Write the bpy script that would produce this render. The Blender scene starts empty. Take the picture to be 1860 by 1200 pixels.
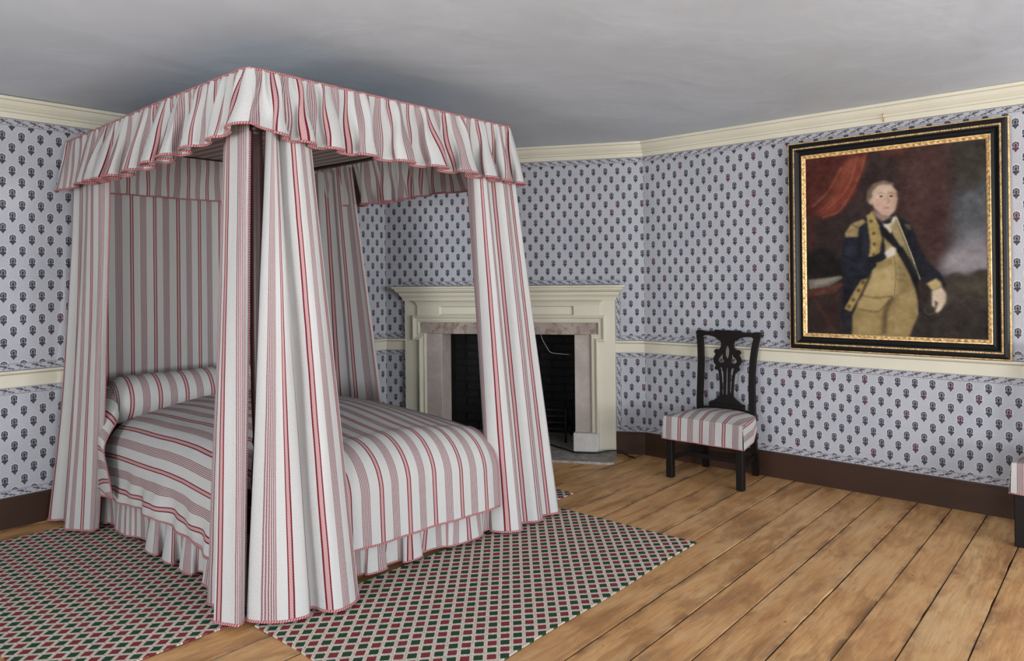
import bpy, math, random
import numpy as np
from mathutils import Vector, Matrix
R_ = random.Random(7)
SC = bpy.context.scene
COL = SC.collection

# ------------------------------------------------------------------ camera, world, light, exposure
YAW, PITCH, ROLL = 0.7204, -0.0028, -0.0107
F_PX, CY_PX, CAM_H = 1299.77, 503.94, 1.30
Fv = Vector((math.cos(YAW)*math.cos(PITCH), math.sin(YAW)*math.cos(PITCH), -math.sin(PITCH)))
R0 = Vector((math.sin(YAW), -math.cos(YAW), 0)); U0 = R0.cross(Fv)
Rv = math.cos(ROLL)*R0 + math.sin(ROLL)*U0
Uv = -math.sin(ROLL)*R0 + math.cos(ROLL)*U0
cd = bpy.data.cameras.new('camera'); cam = bpy.data.objects.new('camera', cd); COL.objects.link(cam)
cam.matrix_world = Matrix(((Rv.x, Uv.x, -Fv.x, 0), (Rv.y, Uv.y, -Fv.y, 0), (Rv.z, Uv.z, -Fv.z, CAM_H), (0, 0, 0, 1)))
cd.sensor_fit = 'HORIZONTAL'; cd.sensor_width = 36; cd.lens = 36*F_PX/1860
cd.shift_y = -(600-CY_PX)/1860; cd.clip_start = 0.02
SC.camera = cam

wd = bpy.data.worlds.new('sky'); SC.world = wd; wd.use_nodes = True
bg = wd.node_tree.nodes['Background']; bg.inputs[0].default_value = (0.80, 0.88, 1.0, 1); bg.inputs[1].default_value = 1.0

def area(name, loc, rot, sx, sy, energy, col):
    l = bpy.data.lights.new(name, 'AREA'); l.shape = 'RECTANGLE'; l.size = sx; l.size_y = sy
    l.energy = energy; l.color = col
    o = bpy.data.objects.new(name, l); COL.objects.link(o); o.location = loc; o.rotation_euler = rot
    return o
# daylight through the three windows behind the camera
for wx in (0.10, 1.90, 3.70):
    area('window_daylight', (wx, -3.33, 1.28), (math.radians(90), 0, 0), 1.15, 1.65, 58, (0.87, 0.945, 1.0))
for wy in (-1.4, 1.6):
    area('window_daylight', (-2.33, wy, 1.28), (0, math.radians(-90), 0), 1.65, 1.15, 58, (0.88, 0.95, 1.0))
# extra fill lamps added at the windows, tilted up to brighten the ceiling
for wx in (0.10, 1.90, 3.70):
    area('ceiling_fill', (wx, -3.30, 1.0), (math.radians(90+42), 0, 0), 1.15, 0.9, 58, (1.0, 0.985, 0.96))
for wy in (-1.4, 1.6):
    area('ceiling_fill', (-2.30, wy, 1.0), (0, math.radians(-90-42), 0), 0.9, 1.15, 64, (1.0, 0.985, 0.96))
vs = SC.view_settings; vs.view_transform = 'Standard'; vs.look = 'None'; vs.gamma = 1.0; vs.use_curve_mapping = False
vs.exposure = 0.16

# ------------------------------------------------------------------ node helpers
class S:
    def __init__(s, nt, k): s.nt, s.k = nt, k
    def _m(s, op, *a):
        n = s.nt.nodes.new('ShaderNodeMath'); n.operation = op
        for i, v in enumerate((s,)+a):
            if isinstance(v, S): s.nt.links.new(v.k, n.inputs[i])
            else: n.inputs[i].default_value = v
        return S(s.nt, n.outputs[0])
    def __add__(s, o): return s._m('ADD', o)
    __radd__ = __add__
    def __sub__(s, o): return s._m('SUBTRACT', o)
    def __rsub__(s, o): return s._m('MULTIPLY', -1.0)._m('ADD', o)
    def __mul__(s, o): return s._m('MULTIPLY', o)
    __rmul__ = __mul__
    def __truediv__(s, o): return s._m('DIVIDE', o)
    def lt(s, o): return s._m('LESS_THAN', o)
    def gt(s, o): return s._m('GREATER_THAN', o)
    def abs(s): return s._m('ABSOLUTE')
    def fract(s): return s._m('FRACT')
    def floor(s): return s._m('FLOOR')
    def sin(s): return s._m('SINE')
    def sqrt(s): return s._m('SQRT')
    def mod(s, o): return s._m('FLOORED_MODULO', o)
    def pw(s, o): return s._m('POWER', o)
    def mx(s, o): return s._m('MAXIMUM', o)
    def mn(s, o): return s._m('MINIMUM', o)
    def inv(s): return 1.0 - s
    def step(s, a, b):          # smooth ramp 0..1 from a to b (a<b)
        n = s.nt.nodes.new('ShaderNodeMapRange'); n.interpolation_type = 'SMOOTHSTEP'
        s.nt.links.new(s.k, n.inputs[0]); n.inputs[1].default_value = a; n.inputs[2].default_value = b
        return S(s.nt, n.outputs[0])

class Mat:
    def __init__(s, name):
        s.m = bpy.data.materials.new(name); s.m.use_nodes = True; s.nt = s.m.node_tree
        s.b = s.nt.nodes['Principled BSDF']
    def uv(s):
        n = s.nt.nodes.new('ShaderNodeUVMap'); n.uv_map = 'UVMap'
        x = s.nt.nodes.new('ShaderNodeSeparateXYZ'); s.nt.links.new(n.outputs[0], x.inputs[0])
        return S(s.nt, x.outputs[0]), S(s.nt, x.outputs[1])
    def obj(s):
        n = s.nt.nodes.new('ShaderNodeTexCoord'); return n.outputs['Object']
    def vec(s, x, y, z=0.0):
        n = s.nt.nodes.new('ShaderNodeCombineXYZ')
        for i, v in enumerate((x, y, z)):
            if isinstance(v, S): s.nt.links.new(v.k, n.inputs[i])
            else: n.inputs[i].default_value = v
        return n.outputs[0]
    def noise(s, vec, scale, detail=3, rough=0.5, dist=0.0):
        n = s.nt.nodes.new('ShaderNodeTexNoise'); s.nt.links.new(vec, n.inputs['Vector'])
        n.inputs['Scale'].default_value = scale; n.inputs['Detail'].default_value = detail
        n.inputs['Roughness'].default_value = rough; n.inputs['Distortion'].default_value = dist
        return S(s.nt, n.outputs[0])
    def white(s, vec):
        n = s.nt.nodes.new('ShaderNodeTexWhiteNoise'); n.noise_dimensions = '3D'
        s.nt.links.new(vec, n.inputs['Vector']); return S(s.nt, n.outputs['Value'])
    def rand(s):
        n = s.nt.nodes.new('ShaderNodeObjectInfo'); return S(s.nt, n.outputs['Random'])
    def mix(s, f, a, b):
        n = s.nt.nodes.new('ShaderNodeMix'); n.data_type = 'RGBA'
        for i, v in ((0, f), (6, a), (7, b)):
            if isinstance(v, S): s.nt.links.new(v.k, n.inputs[i])
            elif isinstance(v, (int, float)): n.inputs[i].default_value = v
            elif isinstance(v, tuple): n.inputs[i].default_value = (*v[:3], 1)
            else: s.nt.links.new(v, n.inputs[i])
        return n.outputs[2]
    def out(s, col, rough=0.6, spec=0.3, bump=None, bs=0.3, bd=0.01):
        if isinstance(col, tuple): s.b.inputs['Base Color'].default_value = (*col[:3], 1)
        else: s.nt.links.new(col, s.b.inputs['Base Color'])
        if isinstance(rough, S): s.nt.links.new(rough.k, s.b.inputs['Roughness'])
        else: s.b.inputs['Roughness'].default_value = rough
        s.b.inputs['Specular IOR Level'].default_value = spec
        if bump is not None:
            n = s.nt.nodes.new('ShaderNodeBump'); n.inputs['Strength'].default_value = bs; n.inputs['Distance'].default_value = bd
            s.nt.links.new(bump.k, n.inputs['Height']); s.nt.links.new(n.outputs[0], s.b.inputs['Normal'])
        return s.m
def lin(r, g, b, k=1.0):
    f = lambda c: k*((c/255/12.92) if c <= 10 else ((c/255+0.055)/1.055)**2.4)
    return (f(r), f(g), f(b))

# ------------------------------------------------------------------ materials
def m_fabric(name='striped_cotton'):
    M = Mat(name); u, v = M.uv(); P = 0.15
    wob = M.noise(M.vec(u*4.0, v*3.0), 2.0, 1) - 0.5
    x = (u + wob*0.003).mod(P)
    d = (x - 0.0375).abs()
    inner = d.lt(0.0072); line = d.gt(0.0062)*d.lt(0.0112)
    hatch = ((u*1.0 + v*0.6)*950.0).sin().step(-0.3, 0.6)
    b = (x - 0.1125); bb = b.abs().lt(0.0205)
    bl = (((b + 0.0205)/0.00683).fract() - 0.5).abs().lt(0.27)
    fine = M.noise(M.vec(u*420.0, v*180.0), 1.0, 1)
    white = M.mix(fine.step(0.2, 0.8), (0.365, 0.362, 0.356), (0.43, 0.426, 0.42))
    c = M.mix(bb, white, (0.385, 0.345, 0.338))
    c = M.mix(bb*bl, c, M.mix(fine.step(0.3, 0.7), (0.135, 0.06, 0.07), (0.215, 0.118, 0.13)))
    c = M.mix(inner, c, M.mix(hatch, (0.31, 0.14, 0.145), (0.41, 0.30, 0.295)))
    c = M.mix(line, c, (0.115, 0.009, 0.019))
    wr = M.noise(M.vec(u*7.0, v*2.6), 2.0, 3) + M.noise(M.vec(u, v), 260.0, 1)*0.02
    return M.out(c, 0.92, 0.12, wr, 0.3, 0.02)
def m_braid():
    M = Mat('pink_braid'); u, v = M.uv()
    z = ((u*640.0) + (v*6.283)).sin().step(-0.5, 0.5)
    n = M.noise(M.vec(u*60.0, v), 3.0, 2)
    c = M.mix(z, M.mix(n, (0.19, 0.04, 0.05), (0.27, 0.075, 0.085)), (0.42, 0.23, 0.23))
    return M.out(c, 0.95, 0.1, z, 0.4, 0.002)
def m_wallpaper():
    M = Mat('block_printed_wallpaper'); u, v = M.uv(); a, b = 0.0892, 0.1236
    su, sv = u/a, v/b
    xa = su.fract()-0.5; ya = sv.fract()-0.5
    xb = (su+0.5).fract()-0.5; yb = (sv+0.5).fract()-0.5
    useb = (xa.abs()+ya.abs()).gt(0.5)
    x = (xa + useb*(xb-xa))*a; y = (ya + useb*(yb-ya))*b
    ida = M.vec(su.floor(), sv.floor(), 0.3); idb = M.vec((su+0.5).floor(), (sv+0.5).floor(), 7.7)
    ra, rb = M.white(ida), M.white(idb); r = ra + useb*(rb-ra)
    j = M.noise(M.vec(u, v), 130.0, 2) - 0.5
    x = x + j*0.005; y = y + j*0.003
    x = x*0.86; y = y*0.75
    ydome = y - 0.0055
    rd = ((x*x)+(ydome*ydome)).sqrt()
    up = y.gt(-0.004)
    ring = rd.gt(0.0088)*rd.lt(0.0138)*y.gt(-0.002)
    petals = (rd*rd*9000.0 + x.abs()*700.0).sin().gt(-0.9)
    core = ((x*x)/(0.0044**2) + ((y-0.004)*(y-0.004))/(0.0068**2)).lt(1.0)
    taper = x.abs().lt((y+0.0240)*0.85)*y.lt(-0.0045)*x.abs().lt(0.0118)*y.gt(-0.024)
    side = ((x.abs()-0.0082)*(x.abs()-0.0082) + (y+0.0085)*(y+0.0085)).sqrt().lt(0.0048)
    stem = x.abs().lt(0.0022)*y.lt(0.0)*y.gt(-0.0235)
    dark = (ring*petals).mx(core).mx(taper*(j.gt(-0.17))).mx(side).mx(stem)
    halo = (rd.lt(0.0178)*y.gt(-0.007)).mx(x.abs().lt((y+0.027)*0.85)*y.lt(-0.003)*x.abs().lt(0.0145)*y.gt(-0.024))
    inside = rd.lt(0.0118)*up
    n1 = M.noise(M.vec(u, v), 3.0, 4); n2 = M.noise(M.vec(u, v), 120.0, 2)
    near = M.noise(M.vec(u, v), 1.1, 1)
    base = M.mix(n1.step(0.3, 0.7), (0.328, 0.338, 0.382), (0.370, 0.378, 0.418))
    base = M.mix(n2.step(0.35, 0.75)*0.25, base, (0.49, 0.48, 0.495))
    c = M.mix(halo*0.55, base, (0.53, 0.525, 0.54))
    c = M.mix(inside*0.75, c, (0.11, 0.11, 0.135))
    red = r.gt(0.925)*0.75
    ink = M.mix(red, M.mix(n2, (0.014, 0.015, 0.023), (0.032, 0.033, 0.046)), (0.075, 0.014, 0.028))
    c = M.mix(dark*(0.80+n2*0.3), c, ink)
    return M.out(c, 0.72, 0.25, n1, 0.08, 0.01)
def m_border():
    M = Mat('leaf_garland_border'); u, v = M.uv()     # u metres along, v 0..1 across
    p = 0.074; x = (u/p).fract(); y = v - 0.5
    j = M.noise(M.vec(u*28.0, v*1.1), 1.5, 2) - 0.5
    stem = (y - ((x-0.5)*-0.55) + j*0.25).abs().lt(0.055)
    def ell(cx, cy, rx, ry, sh):
        dx = x - cx; dy = y - cy + (x-cx)*sh
        return ((dx*dx)/(rx*rx) + (dy*dy)/(ry*ry) + j*1.3).lt(1.0)
    leaf = ell(0.16, 0.22, 0.10, 0.12, 0.5).mx(ell(0.38, 0.10, 0.14, 0.21, 0.6)).mx(ell(0.66, -0.14, 0.10, 0.13, 0.4)).mx(ell(0.86, -0.26, 0.08, 0.10, 0.8)).mx(ell(0.60, 0.26, 0.06, 0.08, -0.4)).mx(ell(0.30, -0.22, 0.07, 0.07, 0.0))
    edge = y.abs().gt(0.43)*y.abs().lt(0.49)
    n = M.noise(M.vec(u*60.0, v*3.0), 1.0, 2)
    base = M.mix(n, (0.31, 0.31, 0.345), (0.41, 0.405, 0.43))
    c = M.mix(stem*0.6, base, (0.10, 0.10, 0.125))
    c = M.mix(leaf*0.85, c, M.mix(n, (0.03, 0.032, 0.045), (0.085, 0.075, 0.10)))
    c = M.mix(edge*0.85, c, (0.055, 0.058, 0.075))
    return M.out(c, 0.72, 0.25)
def m_paint(name, col, rough=0.42, dirt=0.12):
    M = Mat(name); o = M.obj()
    n = M.noise(o, 2.2, 4); n2 = M.noise(o, 30.0, 3)
    d = tuple(k*(1-dirt*2) for k in col)
    c = M.mix(n.step(0.35, 0.75)*0.55, col, d)
    c = M.mix(n2.step(0.55, 0.8)*0.2, c, tuple(k*1.06 for k in col))
    return M.out(c, rough, 0.22, n2, 0.06, 0.004)
def m_ceiling():
    M = Mat('ceiling_plaster'); o = M.obj()
    n = M.noise(o, 0.9, 4, 0.55, 0.6); n2 = M.noise(o, 7.0, 4); n3 = M.noise(o, 2.4, 3, 0.5, 1.2)
    c = M.mix(n.step(0.3, 0.72), (0.465, 0.51, 0.57), (0.535, 0.59, 0.665))
    c = M.mix(n3.step(0.52, 0.75)*0.35, c, (0.565, 0.625, 0.705))
    return M.out(c, 0.55, 0.35, n + n2*0.12 + n3*0.35, 0.25, 0.05)
def m_floor():
    M = Mat('worn_pine_boards'); u, v = M.uv(); r = M.rand()      # u metres along, v metres across
    ph = r*37.0
    g = M.noise(M.vec(u*1.3+ph, v*16.0, ph), 3.0, 5, 0.6, 0.7)
    fine = M.noise(M.vec(u*5.0+ph, v*170.0, ph), 2.2, 3, 0.6)
    patch = M.noise(M.vec(u*1.25+ph, v*4.2, ph), 1.7, 6, 0.58, 0.5)
    wear = M.noise(M.vec(u*1.1+ph, v*3.6, ph+3.0), 1.6, 6, 0.6, 0.4)
    spot = M.noise(M.vec(u*4.0+ph, v*9.0, ph), 4.0, 2)
    ring = ((v*90.0 + g*9.0 + u*1.2).sin())
    c = M.mix(g.step(0.28, 0.75), (0.41, 0.205, 0.075), (0.56, 0.325, 0.140))
    c = M.mix(patch.step(0.47, 0.70)*0.75, c, (0.225, 0.096, 0.034))
    c = M.mix(wear.step(0.50, 0.70)*0.65, c, (0.57, 0.375, 0.185))
    c = M.mix(fine.step(0.50, 0.70)*0.42, c, (0.14, 0.066, 0.028))
    c = M.mix(ring.step(0.55, 1.0)*wear.step(0.35, 0.6)*0.22, c, (0.16, 0.075, 0.03))
    c = M.mix(spot.step(0.71, 0.78)*0.8, c, (0.09, 0.04, 0.018))
    edge = (v - 0.0875).abs().step(0.050, 0.0875); rim = (v - 0.0875).abs().step(0.0838, 0.0856)
    en = M.noise(M.vec(u*3.0+ph, ph, v*2.0), 1.4, 4, 0.65)
    c = M.mix(edge*en.step(0.44, 0.62)*0.8, c, (0.11, 0.055, 0.028))
    c = M.mix(r.step(0.0, 1.0)*0.25, c, (0.36, 0.17, 0.065))
    big = M.noise(M.vec(u*2.0+ph, v*6.0, ph+9.0), 1.4, 7, 0.6, 0.6)
    c = M.mix(big.step(0.50, 0.62)*0.38, c, (0.56, 0.36, 0.18))
    c = M.mix(big.inv().step(0.52, 0.68)*0.5, c, (0.19, 0.085, 0.032))
    gry = M.noise(M.vec(u*1.1+ph, v*2.0, ph+17.0), 1.6, 6, 0.62, 0.4)
    c = M.mix(gry.step(0.56, 0.70)*r.step(0.2, 0.9)*0.75, c, (0.17, 0.105, 0.066))
    c = M.mix(rim*(en.step(0.30, 0.6)*0.35+0.6), c, (0.05, 0.026, 0.013))
    return M.out(c, 0.46 + patch*0.2, 0.35, g + fine*0.4, 0.16, 0.006)
def m_rug():
    M = Mat('woven_lattice_rug'); u, v = M.uv(); A, B = 0.069, 0.061
    p = u/A + v/B; q = u/A - v/B
    ip, iq = (p+0.5).floor(), (q+0.5).floor(); fp = p - ip; fq = q - iq
    odd = (ip+iq).mod(2.0).gt(0.5)
    n = M.noise(M.vec(u, v), 55.0, 2); hat = ((fp*0.6 - fq)*26.0).sin().step(-0.4, 0.5)
    hp, hq = fp.abs(), fq.abs()
    cell = hp.lt(0.352)*hq.lt(0.352)
    g = M.mix(hat, (0.012, 0.03, 0.018), (0.035, 0.075, 0.045)); rd = M.mix(hat, (0.115, 0.014, 0.020), (0.22, 0.05, 0.055))
    c = M.mix(n.step(0.3, 0.7), (0.40, 0.38, 0.315), (0.54, 0.51, 0.435))
    dot1 = hp.gt(0.455)*((q*3.0).fract() - 0.5).abs().lt(0.3); dot2 = hq.gt(0.455)*((p*3.0).fract() - 0.5).abs().lt(0.3)
    tone = M.mix((ip.mod(2.0)), (0.50, 0.17, 0.18), (0.30, 0.24, 0.20))
    c = M.mix(dot1.mx(dot2)*0.75, c, tone)
    c = M.mix(cell, c, M.mix(odd, g, rd))
    weave = (v*1500.0).sin() + (u*1500.0).sin()
    return M.out(c, 0.97, 0.05, cell.inv()*0.6 + n*0.5, 0.4, 0.003)
def m_stone(name, c1, c2, scale=6.0, streak=None):
    M = Mat(name); o = M.obj()
    n = M.noise(o, scale, 6, 0.65, 0.5); n2 = M.noise(o, scale*6, 4)
    c = M.mix(n.step(0.3, 0.7), c1, c2)
    c = M.mix(n2.step(0.55, 0.75)*0.3, c, tuple(k*1.25 for k in c2))
    if streak:
        s = M.noise(o, scale*1.6, 5, 0.6, 1.5)
        c = M.mix(s.step(0.5, 0.62)*0.65, c, streak)
    return M.out(c, 0.7, 0.3, n + n2*0.4, 0.3, 0.008)
def m_wood_dark(name, c1, c2, rough=0.3):
    M = Mat(name); o = M.obj()
    n = M.noise(o, 14.0, 3, 0.6, 1.0)
    return M.out(M.mix(n, c1, c2), rough, 0.22)
def m_gilt(name, k=1.0, rough=0.34):
    M = Mat(name); o = M.obj(); n = M.noise(o, 60.0, 3)
    m = M.out(M.mix(n.step(0.3, 0.7), (0.40*k, 0.235*k, 0.08*k), (0.80*k, 0.56*k, 0.27*k)), rough, 0.5, n, 0.15, 0.002)
    M.b.inputs['Metallic'].default_value = 0.3
    return m
def m_canvas():
    M = Mat('painted_canvas'); n = M.nt.nodes.new('ShaderNodeVertexColor'); n.layer_name = 'paint'
    o = M.obj(); w = M.noise(o, 300.0, 2)
    return M.out(n.outputs[0], 0.6, 0.12, w, 0.08, 0.001)

FAB, BRAID, WALLP, BORDER = m_fabric(), m_braid(), m_wallpaper(), m_border()
CREAM = m_paint('cream_paint', (0.57, 0.54, 0.44), 0.4, 0.07)
BROWN = m_paint('dark_brown_paint', (0.040, 0.0185, 0.0105), 0.55, 0.2)
CEIL, FLOOR, RUG = m_ceiling(), m_floor(), m_rug()
STONE = m_stone('dressed_sandstone', (0.33, 0.28, 0.25), (0.42, 0.365, 0.335), 5.0)
STONE2 = m_stone('stained_sandstone', (0.25, 0.205, 0.18), (0.36, 0.30, 0.27), 7.0, (0.17, 0.10, 0.06))
STONE3 = m_stone('pale_limestone', (0.45, 0.43, 0.41), (0.56, 0.54, 0.52), 9.0)
HEARTH = m_stone('hearth_slate', (0.20, 0.175, 0.16), (0.36, 0.33, 0.30), 14.0, (0.12, 0.10, 0.09))
SOOT = m_stone('sooty_brick', (0.0025, 0.0025, 0.0028), (0.007, 0.007, 0.008), 12.0)
IRON = m_wood_dark('black_iron', (0.006, 0.006, 0.006), (0.014, 0.014, 0.014), 0.6)
MAHOG = m_wood_dark('mahogany', (0.012, 0.0035, 0.003), (0.024, 0.007, 0.0055), 0.35)
EBON = m_wood_dark('dark_chair_wood', (0.0032, 0.0018, 0.0015), (0.007, 0.0040, 0.0032), 0.55)
BLACKF = m_wood_dark('ebonised_frame', (0.004, 0.004, 0.0045), (0.008, 0.0075, 0.0075), 0.4)
GILT, GILT2 = m_gilt('carved_gilt'), m_gilt('pale_gilt', 0.85, 0.45)
CANVAS = m_canvas()
GAP = Mat('dark_gap').out((0.012, 0.008, 0.006), 0.9, 0.1)
PLAST = Mat('black_rubber').out((0.012, 0.012, 0.012), 0.5, 0.3)
WIRE = Mat('grey_wire').out((0.25, 0.25, 0.24), 0.5, 0.4)
PLAIN = m_paint('plain_grey_paint', (0.5, 0.5, 0.53), 0.7, 0.05)

# ------------------------------------------------------------------ mesh helpers
ORG = {}
def empty(name, loc, label=None, cat=None, group=None):
    o = bpy.data.objects.new(name, None); o.empty_display_size = 0.05; COL.objects.link(o); o.location = loc
    ORG[o] = np.array(loc, float); tag(o, label, cat, group); return o
def tag(o, label=None, cat=None, group=None, kind=None):
    if label: o['label'] = label
    if cat: o['category'] = cat
    if group: o['group'] = group
    if kind: o['kind'] = kind
    return o
def mk(name, V, Fc, mat, parent=None, uv=None, smooth=False, origin=None):
    V = np.asarray(V, float)
    org = ORG[parent] if parent is not None else (np.array(origin, float) if origin is not None else np.array([V[:, 0].mean(), V[:, 1].mean(), V[:, 2].min()]))
    me = bpy.data.meshes.new(name); me.from_pydata((V-org).tolist(), [], [tuple(int(i) for i in f) for f in Fc])
    me.materials.append(mat)
    if uv is not None:
        l = me.uv_layers.new(name='UVMap'); idx = np.empty(len(me.loops), int); me.loops.foreach_get('vertex_index', idx)
        l.data.foreach_set('uv', np.asarray(uv, float)[idx].ravel())
    if smooth: me.polygons.foreach_set('use_smooth', [True]*len(me.polygons))
    o = bpy.data.objects.new(name, me); COL.objects.link(o)
    if parent is not None: o.parent = parent
    else: o.location = org
    ORG[o] = org
    return o
class MB:
    def __init__(s): s.v, s.f, s.u = [], [], []
    def add(s, V, Fc, uv=None):
        n = len(s.v); s.v += [tuple(map(float, p)) for p in V]; s.f += [tuple(int(i)+n for i in f) for f in Fc]
        s.u += [tuple(map(float, p)) for p in (uv if uv is not None else [(0, 0)]*len(V))]; return s
    def box(s, x0, x1, y0, y1, z0, z1, fn=None, bev=0.0):
        b = min(bev, (x1-x0)*0.45, (y1-y0)*0.45, (z1-z0)*0.45)
        if b <= 0:
            V = [(x, y, z) for z in (z0, z1) for y in (y0, y1) for x in (x0, x1)]
            Fc = [(0, 2, 3, 1), (4, 5, 7, 6), (0, 1, 5, 4), (2, 6, 7, 3), (0, 4, 6, 2), (1, 3, 7, 5)]
        else:
            V = []; idx = {}
            X, Y, Z = (x0, x1), (y0, y1), (z0, z1)
            for i in (0, 1):
                for j in (0, 1):
                    for k in (0, 1):
                        sx, sy, sz = (b, -b)[i], (b, -b)[j], (b, -b)[k]
                        for ax, p in enumerate(((X[i], Y[j]+sy, Z[k]+sz), (X[i]+sx, Y[j], Z[k]+sz), (X[i]+sx, Y[j]+sy, Z[k]))):
                            idx[i, j, k, ax] = len(V); V.append(p)
            Fc = []
            for i in (0, 1): Fc.append([idx[i, 0, 0, 0], idx[i, 1, 0, 0], idx[i, 1, 1, 0], idx[i, 0, 1, 0]])
            for j in (0, 1): Fc.append([idx[0, j, 0, 1], idx[1, j, 0, 1], idx[1, j, 1, 1], idx[0, j, 1, 1]])
            for k in (0, 1): Fc.append([idx[0, 0, k, 2], idx[1, 0, k, 2], idx[1, 1, k, 2], idx[0, 1, k, 2]])
            for i in (0, 1):
                for j in (0, 1): Fc.append([idx[i, j, 0, 0], idx[i, j, 1, 0], idx[i, j, 1, 1], idx[i, j, 0, 1]])
            for i in (0, 1):
                for k in (0, 1): Fc.append([idx[i, 0, k, 0], idx[i, 1, k, 0], idx[i, 1, k, 2], idx[i, 0, k, 2]])
            for j in (0, 1):
                for k in (0, 1): Fc.append([idx[0, j, k, 1], idx[1, j, k, 1], idx[1, j, k, 2], idx[0, j, k, 2]])
            for i in (0, 1):
                for j in (0, 1):
                    for k in (0, 1): Fc.append([idx[i, j, k, 0], idx[i, j, k, 1], idx[i, j, k, 2]])
            c = np.array([(x0+x1)/2, (y0+y1)/2, (z0+z1)/2]); VV = np.array(V)
            for q, f in enumerate(Fc):
                a = VV[f]; nn = np.cross(a[1]-a[0], a[2]-a[0])
                if nn @ (a.mean(0)-c) < 0: Fc[q] = f[::-1]
        if fn: V = [fn(*p) for p in V]
        return s.add(V, Fc)
    def build(s, name, mat, parent=None, smooth=False, origin=None, uv=False):
        return mk(name, s.v, s.f, mat, parent, s.u if uv else None, smooth, origin)
def grid_faces(nu, nv, wrap=False):
    f = []
    for i in range(nu-1 if not wrap else nu):
        for j in range(nv-1):
            a = i*nv+j; b = ((i+1) % nu)*nv+j; f.append((a, b, b+1, a+1))
    return f
def tube(pts, r, n=6, cap=True, closed=False):
    P = np.asarray(pts, float); m = len(P)
    T = np.gradient(P, axis=0); T /= np.linalg.norm(T, axis=1)[:, None]+1e-12
    L = np.concatenate([[0], np.cumsum(np.linalg.norm(np.diff(P, axis=0), axis=1))])
    up = np.array([0, 0, 1.0]); V = []; UVs = []
    r = np.broadcast_to(np.asarray(r, float), (m,))
    prev = None
    for i in range(m):
        if prev is None:
            a = up - T[i]*(up@T[i])
            if np.linalg.norm(a) < 0.1: a = np.array([1.0, 0, 0]) - T[i]*T[i][0]
        else: a = prev - T[i]*(prev@T[i])
        a /= np.linalg.norm(a); prev = a; b = np.cross(T[i], a)
        for k in range(n):
            th = 2*math.pi*k/n; V.append(P[i]+r[i]*(math.cos(th)*a+math.sin(th)*b)); UVs.append((L[i], k/n))
    Fc = [(i*n+k, i*n+(k+1) % n, (i+1)*n+(k+1) % n, (i+1)*n+k) for i in range(m-1) for k in range(n)]
    if cap: Fc += [tuple(range(n))[::-1], tuple(range((m-1)*n, m*n))]
    return V, Fc, UVs
def tube_obj(name, pts, r, mat, parent=None, n=6):
    V, Fc, U = tube(pts, r, n); return mk(name, V, Fc, mat, parent, U, True)
def smooth_pts(P, k=10):
    P = np.asarray(P, float); Q = np.vstack([2*P[0]-P[1], P, 2*P[-1]-P[-2]]); out = []
    for i in range(1, len(Q)-2):
        p0, p1, p2, p3 = Q[i-1:i+3]
        for t in np.arange(k)/k:
            out.append(0.5*(2*p1+(p2-p0)*t+(2*p0-5*p1+4*p2-p3)*t*t+(3*p1-p0-3*p2+p3)*t**3))
    out.append(P[-1]); return np.array(out)
def lathe(prof, cx, cy, n=20):
    V = []; 
    for r, z in prof:
        for k in range(n): V.append((cx+r*math.cos(2*math.pi*k/n), cy+r*math.sin(2*math.pi*k/n), z))
    m = len(prof)
    Fc = [(i*n+k, i*n+(k+1) % n, (i+1)*n+(k+1) % n, (i+1)*n+k) for i in range(m-1) for k in range(n)]
    Fc += [tuple(range(n))[::-1], tuple(range((m-1)*n, m*n))]
    return V, Fc
def miters(path):
    P = [np.array(p, float) for p in path]; N = []
    seg = [(P[i+1]-P[i])/np.linalg.norm(P[i+1]-P[i]) for i in range(len(P)-1)]
    nr = [np.array([s[1], -s[0]]) for s in seg]            # right-hand side of travel
    for i in range(len(P)):
        if i == 0: N.append(nr[0])
        elif i == len(P)-1: N.append(nr[-1])
        else:
            b = nr[i-1]+nr[i]; b /= np.linalg.norm(b); N.append(b/(b@nr[i]))
    return P, N
def sweep(path, prof, segs=None, close=True):
    """profile (d, z) swept along plan path, mitred; returns one (V, F) per segment"""
    P, N = miters(path); out = []; m = len(prof)
    for i in range(len(P)-1):
        V = [(*(P[k]+N[k]*d), z) for k in (i, i+1) for d, z in prof]
        Fc = [(j, (j+1) % m, m+(j+1) % m, m+j) for j in range(m if close else m-1)]
        Fc += [tuple(range(m))[::-1], tuple(range(m, 2*m))]
        out.append((V, Fc))
    return out

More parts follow.
